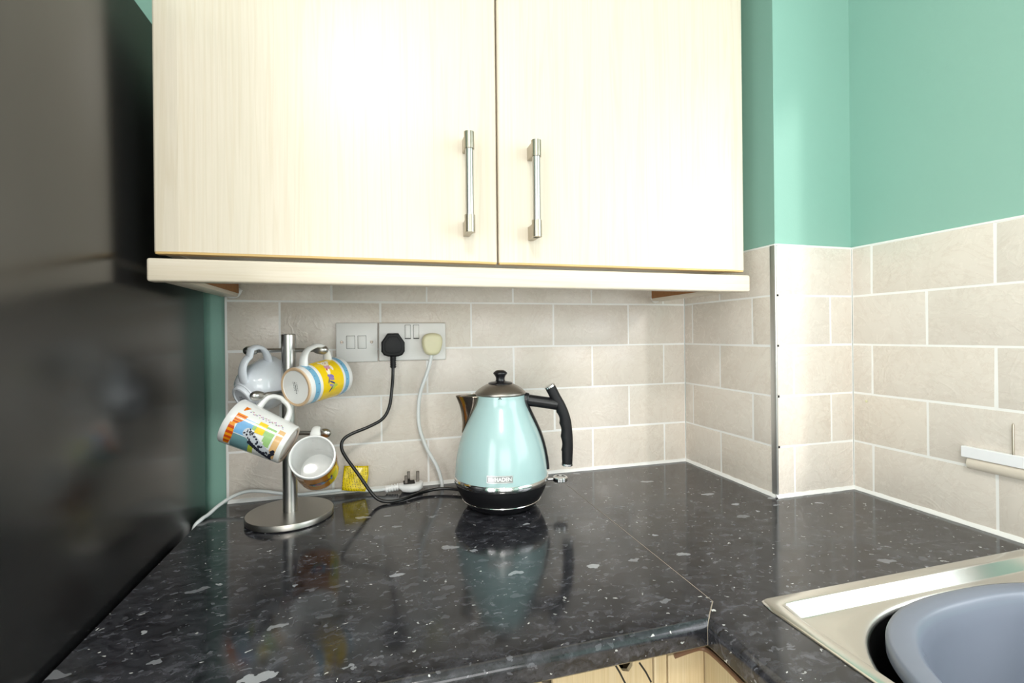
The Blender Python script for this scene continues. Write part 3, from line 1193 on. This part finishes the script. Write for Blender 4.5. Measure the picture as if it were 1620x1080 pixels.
def arm(ph, l0, l1, z):
    d = Vector((math.cos(ph), math.sin(ph), 0))
    a = sweep('arm', [-d * l1 + Vector((0, 0, z)), Vector((0, 0, z)), d * l0 + Vector((0, 0, z))], .0040, M['steel'], mt, 14)
    for e, l in ((d, l0), (-d, l1)):
        # teardrop tip
        path, rad = [], []
        for k, (s, r) in enumerate(((-.015, .0046), (-.010, .0066), (-.004, .0080), (.000, .0082), (.0045, .0075), (.0080, .0054), (.0100, .0028), (.0108, .0006))):
            path.append(e * (l + s) + Vector((0, 0, z)))
            rad.append(r / .0082)
        sweep('arm_tip', path, .0088, M['steel'], a, 18, radii=rad)
    return a


A_TOP = math.radians(168)
A_MID = math.radians(232)
A_LOW = math.radians(-20)
arm(A_TOP, .072, .062, .3118)
arm(A_MID, .070, .060, .2352)
arm(A_LOW, .070, .060, .1572)


# ------------------------------------------------------------------ mugs
def pigment(name, r, g, b, rough=0.14):
    return plain(name, rgb(r, g, b), rough, var=0.07, nscale=180, coat=0.3)


PG = {
    'yellow': pigment('print_yellow', 244, 206, 20), 'blue': pigment('print_blue', 120, 178, 210), 'navy': pigment('print_navy', 60, 74, 120),
    'orange': pigment('print_orange', 240, 150, 24), 'red': pigment('print_red', 204, 74, 28), 'sky': pigment('print_sky', 120, 176, 222),
    'green': pigment('print_green', 160, 200, 130), 'tan': pigment('print_tan', 230, 186, 130), 'black': pigment('print_black', 44, 46, 58),
    'grey': pigment('print_grey', 200, 204, 212), 'teal': pigment('print_teal', 110, 150, 156), 'pink': pigment('print_pink', 206, 150, 176),
    'purple': pigment('print_purple', 134, 116, 190), 'cream': pigment('print_cream', 250, 236, 206), 'deep_orange': pigment('print_deep_orange', 214, 134, 22),
    'lime': pigment('print_lime', 186, 200, 70), 'white': pigment('print_white', 246, 246, 244), 'violet': pigment('print_violet', 150, 130, 176),
}
PGN = list(PG)


class Mug:
    def __init__(s, name, label, base, axis, hdir, prof_out, wall, mat, group='mugs hanging on the mug tree'):
        s.axis = Vector(axis).normalized()
        h = Vector(hdir)
        s.h = (h - s.axis * h.dot(s.axis)).normalized()
        s.k = s.axis.cross(s.h)
        s.t = thing(name, label, 'mug', (0, 0, 0), 0, group)
        mat4 = Matrix((s.h, s.k, s.axis)).transposed().to_4x4()
        mat4.translation = Vector(base)
        s.t.matrix_world = mat4
        s.po = prof_out
        L = prof_out[-1][1]
        inner = [(max(r - wall, .001), z) for r, z in reversed(prof_out) if z > .010]
        fl = inner[-1][0]
        rim = [(prof_out[-1][0] - wall * .25, L + wall * .35), (prof_out[-1][0] - wall * .75, L + wall * .35)]
        prof = [(0, .0018), (prof_out[0][0] - .004, .0018), (prof_out[0][0] - .0025, .0)] + prof_out + rim + inner + [(fl - .003, .0072), (fl - .008, .006), (0, .006)]
        s.body = lathe('body', prof, mat, s.t, 64, auto=45, closed=False)
        s.prints = [[], [], []]
        # camera-facing angle
        d = CAM - (Vector(base) + s.axis * L / 2)
        s.cam = math.atan2(d.dot(s.k), d.dot(s.h))

    def r(s, z):
        q = s.po
        for i in range(len(q) - 1):
            if q[i][1] <= z <= q[i + 1][1]:
                f = (z - q[i][1]) / max(1e-9, q[i + 1][1] - q[i][1])
                return q[i][0] + f * (q[i + 1][0] - q[i][0])
        return q[-1][0]

    def handle(s, z0, z1, out, ra, rb, mat, skew=0.0, square=.75):
        zm = (z0 + z1) / 2
        hz = (z1 - z0) / 2
        pts = []
        N = 20
        for i in range(N + 1):
            a = PI * i / N
            c, sn = math.cos(a), math.sin(a)
            x = abs(sn) ** square * out
            z = zm - math.copysign(abs(c) ** square, c) * hz + skew * sn
            r0 = s.r(z0) if i < N / 2 else s.r(z1)
            pts.append(Vector((r0 - .004 + x, 0, z)))
        rad = [1.0 + .35 * (abs(math.cos(PI * i / N)) ** 6) for i in range(N + 1)]
        return sweep('handle', pts, ra, mat, s.t, 16, rb=rb, ref=None, radii=rad)

    def patch(s, z0, z1, a0, a1, col, lift=.00035, fn=None, na=None, nz=4):
        """printed area between heights z0..z1 and angles a0..a1 (degrees from the side facing the camera); fn keeps a cell"""
        V, F, C = s.prints
        na = na or max(2, int(abs(a1 - a0) / 4))
        b0 = len(V)
        for i in range(na + 1):
            for j_ in range(nz + 1):
                z = z0 + (z1 - z0) * j_ / nz
                a = s.cam + math.radians(a0 + (a1 - a0) * i / na)
                r = s.r(z) + lift
                V.append((r * math.cos(a), r * math.sin(a), z))
        for i in range(na):
            for j_ in range(nz):
                if fn and not fn((j_ + .5) / nz, (i + .5) / na):
                    continue
                F.append((b0 + i * (nz + 1) + j_, b0 + (i + 1) * (nz + 1) + j_, b0 + (i + 1) * (nz + 1) + j_ + 1, b0 + i * (nz + 1) + j_ + 1))
                C.append(col(j_ / nz, i / na) if callable(col) else col)

    def blob(s, z, a, rz, ra_mm, col, lift=.0005, rot=0, n=14):
        """elliptic printed spot: height z, angle a, half sizes in metres"""
        V, F, C = s.prints
        b0 = len(V)
        R_ = s.r(z) + lift
        for k in [None] + list(range(n)):
            if k is None:
                dz, ds = 0, 0
            else:
                t = 2 * PI * k / n
                p, q = rz * math.cos(t), ra_mm * math.sin(t)
                dz = p * math.cos(rot) - q * math.sin(rot)
                ds = p * math.sin(rot) + q * math.cos(rot)
            aa = s.cam + math.radians(a) + ds / R_
            rr = s.r(z + dz) + lift
            V.append((rr * math.cos(aa), rr * math.sin(aa), z + dz))
        for k in range(n):
            F.append((b0, b0 + 1 + k, b0 + 1 + (k + 1) % n))
            C.append(col)

    def finish(s):
        V, F, C = s.prints
        if not V:
            return
        me = bpy.data.meshes.new('printed_picture')
        me.from_pydata(V, [], F)
        used = sorted(set(C))
        for c in used:
            me.materials.append(PG[c])
        for p, c in zip(me.polygons, C):
            p.material_index = used.index(c)
            p.use_smooth = True
        bm = bmesh.new()
        bm.from_mesh(me)
        for f in bm.faces:
            cc = f.calc_center_median()
            if f.normal.dot(Vector((cc.x, cc.y, 0))) < 0:
                f.normal_flip()
        bm.to_mesh(me)
        bm.free()
        o = bpy.data.objects.new('printed_picture', me)
        COL.objects.link(o)
        o.parent = s.body

    def stamp(s, rows, rot, sx=.0011, off=(0, 0)):
        """tiny back-stamp strokes on the underside"""
        vs, fs = [], []
        rr = random.Random(3)
        for (y, x0, x1, h) in rows:
            x = x0
            while x < x1:
                w = rr.uniform(.0006, .0016)
                hh = h * rr.uniform(.6, 1)
                c, sn = math.cos(rot), math.sin(rot)
                q = []
                for (px, py) in ((x, y - hh / 2), (x + w, y - hh / 2), (x + w, y + hh / 2), (x, y + hh / 2)):
                    q.append((off[0] + px * c - py * sn, off[1] + px * sn + py * c, .0015))
                b0 = len(vs)
                vs += q
                fs.append((b0, b0 + 1, b0 + 2, b0 + 3))
                x += w + rr.uniform(.0003, .0012)
        mesh('back_stamp', vs, fs, M['mark'], s.body)


def straight(rb, rr, L):
    return [(rb - .0014, .0), (rb - .0002, .0016), (rb, .004)] + [(rb + (rr - rb) * f, L * f) for f in (.15, .3, .45, .6, .75, .9, 1.0)]


def up_of(mg, a):
    """picture angle: positive is towards the handle side"""
    d = (0 - mg.cam + PI) % (2 * PI) - PI
    return a * (1 if d > 0 else -1)


# plain white cup at the back
m1 = Mug('mug', 'plain white rounded cup hanging highest at the back of the mug tree', (-1.020, -.118, .2235), (.60, .60, .42), (0, -.42, .8),
         [(.0225, 0), (.0240, .001), (.0245, .005), (.0270, .0075), (.0345, .0125), (.0415, .022), (.0455, .035), (.0472, .050), (.0476, .066), (.0476, .082)], .0035, M['china_blue'])
m1.handle(.014, .070, .043, .0078, .0042, M['china_blue'], square=.8)
m1.stamp([(.006, -.008, .008, .0016), (.003, -.009, .007, .0016), (0, -.008, .009, .0018), (-.004, -.005, .005, .003)], 1.1)

# yellow mug with blue bands
m2 = Mug('mug', 'yellow mug with blue bands showing its white underside, hung on the upper right', (-.9201, -.1744, .2476), (.616, .778, .12), (.05, -.02, 1), straight(.0352, .0376, .103), .004, M['china'])
m2.handle(.022, .080, .0335, .0072, .0042, M['china'])
lathe('unglazed_rim', [(.0300, .0004), (.0316, -.0004), (.0338, -.0004), (.0348, .0012), (.0353, .0026), (.0345, .003)], M['biscuit'], m2.body, 64, closed=False)
m2.patch(.0125, .0235, up_of(m2, -215), up_of(m2, 75), 'blue', nz=2, na=60)
m2.patch(.0300, .0800, up_of(m2, -215), up_of(m2, 72), 'yellow', nz=3, na=60)
m2.patch(.0850, .0945, up_of(m2, -215), up_of(m2, 80), 'blue', nz=2, na=60)
for k in range(12):
    a = -160 + k * 24
    m2.blob(.0180 + .0025 * math.sin(k * 2), a, .0009, .0009, 'navy')
    m2.blob(.0895 + .002 * math.cos(k * 3), a + 9, .0009, .0009, 'navy')
# little creature and cake
for (z, a, rz, rs, c, l) in ((.062, 50, .0062, .0060, 'cream', .0006), (.0685, 56, .0022, .0030, 'cream', .0006), (.0555, 58, .0022, .0030, 'cream', .0006), (.062, 34, .0050, .0035, 'pink', .0007),
                             (.0665, 30, .0022, .0050, 'cream', .0008), (.0578, 36, .0024, .0030, 'pink', .0008), (.064, 52, .0007, .0009, 'black', .0009), (.060, 52, .0007, .0009, 'black', .0009), (.062, 48, .0014, .0006, 'red', .0009)):
    m2.blob(.055 + (z - .062) * 1.3, up_of(m2, a - 2), rz * 1.25, rs * 1.2, c, l)
for (z, a, rz, rs, c, l, ro) in ((.046, 27, .0035, .0070, 'cream', .0006, .2), (.0455, 33, .0013, .0030, 'red', .0008, .4), (.0465, 13, .0062, .0030, 'purple', .0006, .35), (.0468, 6, .0058, .0026, 'violet', .0007, .35),
                                 (.0475, -4, .0060, .0014, 'navy', .0006, .5), (.046, -12, .0050, .0022, 'violet', .0006, .5), (.050, -16, .0040, .0050, 'lime', .0006, .2), (.045, -22, .0012, .0055, 'navy', .0008, .6),
                                 (.0548, -14, .0030, .0022, 'lime', .0006, 0), (.041, 1, .0010, .004, 'navy', .0008, .3)):
    m2.blob(.050 + (z - .0465) * 1.2, up_of(m2, a * 1.1 - 10), rz * 1.2, rs * 1.15, c, l, ro)
m2.finish()
m2.stamp([(.0045, -.010, .007, .0014), (.0008, -.009, .010, .0028), (-.0035, -.008, .009, .0012)], 3.0)

# picture mug at the front left
m3 = Mug('mug', 'white mug with colourful farm animal picture, tilted at the front left of the mug tree', (-.9285, -.186, .1490), (-.884, .144, .445), (.468, .346, .814), straight(.0342, .0395, .102), .004, M['china'])
m3.handle(.026, .078, .0315, .0062, .0042, M['china'], skew=.002)
lathe('foot_ring', [(.0270, .0010), (.0285, -.0002), (.0315, -.0002), (.0328, .0010)], M['grey_foot'] if 'grey_foot' in M else M['ledge'], m3.body, 64, closed=False)


def up3(a):
    return up_of(m3, a)


stripe = lambda u, v: 'red' if int(v * 9) % 2 else 'orange'
m3.patch(.072, .0905, up3(22), up3(-4), stripe, nz=24, na=48, fn=lambda u, v: u > .10 + .55 * v * v)
m3.patch(.081, .0930, up3(-4), up3(-66), stripe, nz=24, na=72, fn=lambda u, v: u > .35 - .35 * math.sin(v * PI) and u < 1.1 - .1 * v)
m3.patch(.078, .0865, up3(46), up3(32), stripe, nz=12, na=24, fn=lambda u, v: u > v * .8)
m3.patch(.058, .082, up3(16), up3(-24), 'sky', nz=6, na=12, lift=.0003)
m3.patch(.050, .082, up3(-26), up3(-72), 'teal', nz=6, na=12, lift=.0003)
m3.patch(.050, .058, up3(16), up3(-2), 'green', nz=3, na=6, lift=.0004)
m3.patch(.0380, .0520, up3(24), up3(-6), 'yellow', nz=4, na=10, lift=.0010)
m3.patch(.0215, .0385, up3(20), up3(-30), 'green', nz=5, na=14, lift=.0004, fn=lambda u, v: u < 1.05 - .55 * v * v)
m3.patch(.0080, .0185, up3(26), up3(-62), 'tan', nz=3, na=18, lift=.0004)
m3.patch(.044, .052, up3(-42), up3(-74), 'lime', nz=3, na=8, lift=.0004)
rng = random.Random(11)
for k in range(9):     # the animal: white-grey body with dark patches, from the sky down to the board
    f = k / 8
    m3.blob(.062 - .040 * f, up3(-12 - 34 * f), .0056, .0075, 'grey', .0006, .3)
for k in range(34):
    f = rng.random()
    m3.blob(.064 - .046 * f + rng.uniform(-.003, .003), up3(-9 - 42 * f + rng.uniform(-10, 10)), rng.uniform(.0008, .0026), rng.uniform(.0008, .0030), 'black', .0009, rng.uniform(0, 3), 8)
for k in range(10):
    f = k / 9
    m3.blob(.052 - .038 * f, up3(-34 - 30 * f), .0032, .0036, 'black', .0008, rng.uniform(0, 3))
for k in range(7):
    m3.blob(.0125 + rng.uniform(-.003, .003), up3(-34 - 6 * k * .6), .0030, .0028, 'black', .0009)
for k in range(16):
    z = .075 - .0038 * k
    m3.blob(z, up3(36 + 3 * math.sin(k * 1.9)), .0011, .0012, 'pink' if k % 3 else 'violet', .0005)
    m3.blob(z - .0018, up3(36 + 4 * math.cos(k * 2.3)), .0012, .0006, 'violet' if k % 2 else 'green', .0005, k)
m3.finish()

# orange mug, mouth to the camera
m4 = Mug('mug', 'orange patterned mug with its white inside facing out, lowest on the mug tree', (-.8900, -.1194, .0818), (.011, -.869, .494), (0, .0285, .050), straight(.0365, .0380, .0983), .0036, M['china'])
m4.handle(.030, .080, .0300, .0072, .0040, M['china'])
m4.patch(.0100, .0900, -180, 180, 'deep_orange', nz=6, na=90, fn=None)
dn = math.degrees((math.atan2(Vector((0, 0, -1)).dot(m4.k), Vector((0, 0, -1)).dot(m4.h)) - m4.cam))
rt_ = math.degrees((math.atan2(Vector((1, 0, -.45)).dot(m4.k), Vector((1, 0, -.45)).dot(m4.h)) - m4.cam))
m4.patch(.0110, .0800, rt_ - 30, rt_ + 14, 'yellow', nz=4, na=10, lift=.0006)
m4.patch(.0200, .0600, rt_ - 16, rt_ + 4, 'lime', nz=4, na=6, lift=.0008)
sgn4 = 1 if (dn - rt_ + 180) % 360 - 180 > 0 else -1
dc = dn - sgn4 * 14
for (z, da, rz, rs, c, l) in ((.050, 0, .010, .0150, 'teal', .0007), (.050, 2, .0065, .0105, 'sky', .0009), (.050, 4, .0040, .0070, 'red', .0011), (.050, -24, .0040, .0040, 'navy', .0008), (.056, -34, .006, .0022, 'navy', .0008),
                              (.044, -33, .006, .0022, 'sky', .0008), (.057, 14, .0018, .0060, 'navy', .0011), (.043, 8, .0018, .0080, 'green', .0011), (.052, 22, .0030, .0036, 'navy', .0010)):
    m4.blob(z, dc + sgn4 * da, rz, rs, c, l)
m4.finish()

# ------------------------------------------------------------------ switches and sockets
sw = thing('light_switch', 'white double rocker switch plate on the tiles', 'switch', (-.8236, 0, .3238))
box('plate', -.8666, -.7806, -.0095, -.0006, .2812, .3662, M['plate'], sw, .0022, 3, org=sw.location)
for x in (-.8362, -.8132):
    rk = box('rocker', x - .0083, x + .0083, -.0118, -.009, .3108, .3378, M['plate'], sw, .0010, 2, org=sw.location)
    box('rocker_gap', x - .0089, x + .0089, -.00965, -.009, .3102, .3384, M['gap'], rk, org=sw.location)
for x in (-.8545, -.7932):
    sc_ = lathe('screw', [(.0, -.0004), (.0034, -.0004), (.0034, .0006), (.0028, .0012), (.0, .0012)], M['pin'], sw, 20)
    sc_.matrix_local = Matrix.Translation((x - sw.location.x, -.0096, .3244 - sw.location.z)) @ Matrix.Rotation(PI / 2, 4, 'X')
    box('slot', x - .0025, x + .0025, -.0112, -.0105, .3239, .3249, M['gap'], sw, org=sw.location).rotation_euler = (0, 0, 0)
sk2 = thing('double_socket', 'white double wall socket with two plugs in it', 'socket', (-.7050, 0, .3238))
box('plate', -.7784, -.6322, -.0105, -.0006, .2822, .3656, M['plate'], sk2, .0030, 3, org=sk2.location)
box('seal_edge', -.7792, -.6312, -.0024, -.0002, .2814, .3668, M['ledge'], sk2, .0008, 1, org=sk2.location)
for x in (-.7160, -.6978):
    rk = box('rocker', x - .0058, x + .0058, -.0136, -.010, .3316, .3606, M['plate'], sk2, .0012, 2, org=sk2.location)
    box('rocker_gap', x - .0063, x + .0063, -.01065, -.010, .3308, .3612, M['gap'], rk, org=sk2.location)
    box('rocker_base_gap', x - .0062, x + .0062, -.0140, -.0105, .3300, .3318, M['gap'], rk, org=sk2.location)

# ------------------------------------------------------------------ kettle lead with black plug
ld = thing('kettle_lead', 'black cable and plug running from the wall socket to the kettle', 'cable', (-.748, 0, .318))
o = ld.location


def extrude_poly(name, poly, y0, y1, mat, parent, bev, org):
    bm = bmesh.new()
    vs_ = [bm.verts.new((x, y0, z)) for x, z in poly]
    f = bm.faces.new(vs_)
    r = bmesh.ops.extrude_face_region(bm, geom=[f])
    nv = [g for g in r['geom'] if isinstance(g, bmesh.types.BMVert)]
    for v in nv:
        v.co.y = y1
    es = [e for e in bm.edges if all(abs(v.co.y - y1) < 1e-6 for v in e.verts)]
    if bev:
        bmesh.ops.bevel(bm, geom=es, offset=bev, segments=3, affect='EDGES', profile=.5)
    return frombm(name, bm, mat, parent, auto=30, org=org)


bpoly = [(-.7600, .3425), (-.7370, .3425), (-.7240, .3230), (-.7240, .3030), (-.7290, .2955), (-.7370, .2925), (-.7590, .2925), (-.7680, .2958), (-.7730, .3035), (-.7730, .3235)]
pb = extrude_poly('plug_body', bpoly, -.0106, -.0330, M['black_matt'], ld, .0035, o)
extrude_poly('plug_face', [(-.748 + (x + .748) * .72, .318 + (z - .318) * .72) for x, z in bpoly], -.0325, -.0338, M['black_matt'], pb, .001, o)
rings_ = []
for k in range(6):
    z = .2925 - k * .0042
    rings_.append((Vector((-.7485, -.024, z)), 1.0))
    rings_.append((Vector((-.7485, -.024, z - .0024)), 1.0))
    rings_.append((Vector((-.7485, -.024, z - .0026)), .8))
    rings_.append((Vector((-.7485, -.024, z - .0040)), .8))
sweep('cable_guard', [q for q, _ in rings_], .0066, M['black_matt'], ld, 16, radii=[r for _, r in rings_], org=o, auto=30)
cpts = [(-.7488, -.024, .2700), (-.7495, -.027, .250), (-.7515, -.033, .2265), (-.7575, -.039, .1865), (-.7715, -.043, .1620), (-.7995, -.045, .1470), (-.8338, -.050, .1352), (-.8500, -.055, .1250), (-.8530, -.060, .1100),
        (-.8450, -.066, .0925), (-.8205, -.076, .0580), (-.7960, -.088, .0230), (-.7805, -.095, .0085), (-.7610, -.0985, .0040), (-.7328, -.0934, .0040), (-.6909, -.0680, .0060), (-.6500, -.0640, .0085), (-.6100, -.085, .0080), (-.596, -.110, .0080)]
sweep('cable', catmull(cpts, 8), .0034, M['cordblack'], ld, 12, org=o)

# white lead with yellowed plug
wl = thing('plug_with_lead', 'yellowed cream plug in the socket with a white cable hanging down', 'cable', (-.665, 0, .318))
o = wl.location
wpoly = [(-.6800, .3410), (-.6640, .3432), (-.6480, .3410), (-.6415, .3330), (-.6420, .3160), (-.6475, .2985), (-.6560, .2930), (-.6740, .2930), (-.6825, .2985), (-.6880, .3170), (-.6875, .3330)]
wp_ = extrude_poly('plug_body', wpoly, -.0106, -.0400, M['plugcream'], wl, .008, o)
ss = wp_.modifiers.new('round', 'SUBSURF')
ss.levels = ss.render_levels = 2
for e_ in wp_.data.edges:
    e_.use_edge_sharp = False
wpts = [(-.6660, -.026, .2945), (-.6690, -.027, .2800), (-.6765, -.028, .2545), (-.6915, -.0285, .2120), (-.6962, -.029, .1700), (-.6933, -.030, .1320), (-.6785, -.031, .0885), (-.6578, -.032, .0490), (-.6475, -.034, .0150), (-.6466, -.0345, .0010)]
sweep('cable', catmull(wpts, 8), .0040, M['cordwhite'], wl, 12, org=o)

# loose white plug with its lead and yellow tag
lp = thing('unplugged_lead', 'loose white plug lying pins up on the worktop, its cable tagged with a yellow label', 'cable', (-.72, -.04, 0))
o = lp.location
bm = bmesh.new()
NB = 14
sec = []
for i in range(NB + 1):
    f = i / NB
    x = -.7395 + .0505 * f
    hw = .0205 * min(1, .48 + 1.1 * f) * (1 if f < .75 else math.sqrt(max(.05, 1 - ((f - .75) / .27) ** 2)))
    zb = .001 + .006 * (abs(f - .45) / .55) ** 2.2 + (.004 if f < .1 else 0)
    zt = .0205 - .002 * (1 - f)
    ring_ = []
    for k in range(16):
        t = 2 * PI * k / 16
        c, s = math.cos(t), math.sin(t)
        y = math.copysign(abs(c) ** .6, c) * hw
        z = (zb + zt) / 2 + math.copysign(abs(s) ** .6, s) * (zt - zb) / 2
        ring_.append(bm.verts.new((x, -.036 + y, z)))
    sec.append(ring_)
for i in range(NB):
    for k in range(16):
        bm.faces.new((sec[i][k], sec[i][(k + 1) % 16], sec[i + 1][(k + 1) % 16], sec[i + 1][k]))
bm.faces.new(sec[0])
bm.faces.new(sec[-1])
pb = frombm('plug_body', bm, M['plugwhite'], lp, auto=50, org=o)
box('plug_face', -.7300, -.7060, -.047, -.024, .0196, .0212, M['gap'], pb, .0006, 1, org=o)
for (x, y, zt, w, d) in ((-.7245, -.0440, .0375, .0032, .0018), (-.7185, -.0265, .0410, .0032, .0018), (-.6995, -.0350, .0425, .0034, .0022)):
    box('pin', x - w, x + w, y - d, y + d, .0195, zt, M['pin'], lp, .0006, 1, org=o)
gp_ = []
for k in range(5):
    x = -.7405 - k * .0056
    for dx, r in ((0, 1.0), (-.0032, 1.0), (-.0034, .72), (-.0054, .72)):
        gp_.append((Vector((x + dx, -.0345, .0118 - k * .0006)), r))
sweep('cable_guard', [q for q, _ in gp_], .0076, M['plugwhite'], lp, 16, radii=[r for _, r in gp_], org=o, auto=30)
lpts = [(-.7680, -.0345, .0090), (-.790, -.030, .0075), (-.815, -.026, .0085), (-.8370, -.024, .0105), (-.8600, -.022, .0120), (-.8840, -.021, .0115), (-.9120, -.020, .0105), (-.9430, -.020, .0105), (-.9730, -.020, .0160), (-1.0140, -.020, .0250),
        (-1.0395, -.024, .0270), (-1.0610, -.035, .0220), (-1.0780, -.055, .0135), (-1.0880, -.076, .0060), (-1.0935, -.092, .0042), (-1.1003, -.108, -.0040), (-1.1003, -.118, -.0300)]
sweep('cable', catmull(lpts, 8), .0034, M['cordwhite'], lp, 12, org=o)
# yellow tag folded over the cable, creased across the middle
cor = [[(-.8515, -.0190, .0625), (-.8020, -.0190, .0585)], [(-.8535, -.0270, .0430), (-.8020, -.0280, .0412)], [(-.8560, -.0300, .0140), (-.8085, -.0330, .0080)]]
vs, fs, uv = [], [], []
NU, NVv = 12, 5
rows_ = []
for seg_ in range(2):
    for j_ in range(NVv + (1 if seg_ == 1 else 0)):
        f = j_ / NVv
        L_ = Vector(cor[seg_][0]).lerp(Vector(cor[seg_ + 1][0]), f)
        R_ = Vector(cor[seg_][1]).lerp(Vector(cor[seg_ + 1][1]), f)
        rows_.append((L_, R_, (seg_ + f) / 2))
for (L_, R_, v_) in rows_:
    for i in range(NU + 1):
        u_ = i / NU
        q = L_.lerp(R_, u_) + Vector((0, -.0022 * math.sin(u_ * PI * 1.0) - .0008 * math.sin(u_ * 9 + v_ * 5), 0))
        vs.append(q)
        uv.append((u_, v_))
for j_ in range(len(rows_) - 1):
    for i in range(NU):
        fs.append((j_ * (NU + 1) + i, j_ * (NU + 1) + i + 1, (j_ + 1) * (NU + 1) + i + 1, (j_ + 1) * (NU + 1) + i))
tg = mesh('yellow_tag', vs, fs, M['label'], lp, smooth=True, org=o, auto=20)
ul = tg.data.uv_layers.new(name='uv')
for lpi in tg.data.loops:
    ul.data[lpi.index].uv = uv[lpi.vertex_index]
so_ = tg.modifiers.new('thickness', 'SOLIDIFY')
so_.thickness = .0004
tg['label'] = 'yellow warning tag printed with rows of small dark text'

# ------------------------------------------------------------------ right wall fittings
rl = thing('wall_rail', 'white plastic rail fixed to the right wall tiles above the sink', 'rail', (XC, -.7, .127))
o = rl.location
box('rail_strip', XC - .010, XC - .0003, -.92, -.4985, .1182, .1368, M['rail'], rl, .0008, 1, org=o)
tag(sweep('screw', [(XC - .0055, -.567, .1366), (XC - .0055, -.567, .184), (XC - .0055, -.567, .187)], .0016, M['nickel'], None, 10, radii=[1, 1, .3]), 'thin steel screw standing upright on the white rail', 'screw')
lg = sweep('ledge', [(XC - .004, -.5065, .1085), (XC - .004, -.53, .1085), (XC - .004, -.92, .1085)], .0065, M['ledge'], None, 16, rb=.0095, ref=(0, 0, 1))
tag(lg, 'cream rounded ledge strip under the white rail', 'ledge')
ch = lathe('wall_plug', [(.0, 0), (.0024, 0), (.0028, .0008), (.0012, .0016), (.0, .0012)], M['plugcream'], None, 12)
ch.location = (XC - .0002, -.3275, .1905)
ch.rotation_euler = (0, -PI / 2, 0)
tag(ch, 'tiny cream filler plug in a tile near the corner', 'plug')

# ------------------------------------------------------------------ base cabinets under the worktop
bc = thing('base_cabinet', 'pale maple base cabinet below the worktop front edge', 'cabinet', (-.77, -.29, ZF))
o = bc.location
FYB = -.574
box('carcass', -1.092, -.4475, FYB + .045, -.004, ZF + .12, -TH - .001, M['side_maple'], bc, org=o)
box('plinth', -1.092, -.4475, FYB + .06, FYB + .075, ZF + .0, ZF + .12, M['side_maple'], bc, org=o)
bm = bmesh.new()
bm_box(bm, -1.090, -.600, FYB, FYB + .019, ZF + .13, -TH - .006, .003, 2)
frombm('door', bm, M['base_maple_shaded'], bc, org=o)
# drawer front with a finger slot cut into its top edge
poly = [(-.588, -.22), (-.588, -.036), (-.512, -.036), (-.508, -.052), (-.500, -.064), (-.492, -.066), (-.487, -.060), (-.486, -.036), (-.460, -.036), (-.460, -.22)]
df = extrude_poly('drawer_front', poly, FYB + .005, FYB, M['base_maple_shaded'], bc, 0, o)
box('slot_shade', -.520, -.478, FYB + .040, FYB + .042, -.12, -.036, M['gap'], bc, org=o)  # dark panel whose colour stands for the shade inside the slot
for (x0, z0, x1, z1) in ((-.516, -.044, -.494, -.085), (-.478, -.058, -.462, -.085)):
    sweep('crack', [(x0, FYB - .0001, z0), ((x0 + x1) / 2 + .001, FYB - .0001, (z0 + z1) / 2), (x1, FYB - .0001, z1)], .0011, M['gap'], df, 6, rb=.0004, ref=(0, 1, 0), org=o)
box('door', -.588, -.460, FYB, FYB + .019, ZF + .13, -.224, M['base_maple_shaded'], bc, .003, 2, org=o)
box('end_stile', -.4585, -.4415, FYB - .003, FYB + .019, ZF + .12, -TH - .002, M['base_maple_shaded'], bc, .0015, 1, org=o)
bs = thing('corner_base_cabinet', 'pale maple corner base cabinet with brown-edged door under the worktop joint', 'cabinet', (-.2, -.9, ZF))
o = bs.location
box('carcass', -.352, XC - .004, -1.72, -.60, ZF + .12, -.20, M['side_maple'], bs, org=o)
box('plinth', -.30, -.285, -1.72, -.60, ZF, ZF + .12, M['side_maple'], bs, org=o)
box('corner_panel', -.4385, -.3855, FYB, FYB + .018, ZF + .12, -.0575, M['base_maple_shaded'], bs, .004, 2, org=o)
dr = box('door', -.3850, -.3665, -1.15, FYB + .018, ZF + .13, -.0575, M['base_maple_shaded'], bs, .004, 2, org=o)
sweep('brown_edging', catmull([(-.4300, FYB - .001, -.0590), (-.4200, FYB - .001, -.0575), (-.4050, FYB - .001, -.0560), (-.3950, FYB - .001, -.0558), (-.3890, FYB - .005, -.0558), (-.3865, FYB - .015, -.0558), (-.3860, FYB - .04, -.0560), (-.3858, FYB - .065, -.0575)], 6), .0026, M['brown_edge'], dr, 8, rb=.0030, org=o)

# ------------------------------------------------------------------ ceiling light fitting (outside the frame, lights the doors)
lf = thing('ceiling_lamp', 'round white ceiling light fitting', 'lamp', (-.85, -1.62, ZC))
lathe('housing', [(.0, -.002), (.20, -.002), (.205, -.010), (.205, -.045), (.198, -.052), (.190, -.045), (.185, -.02), (.0, -.018)], M['white'], lf, 48)
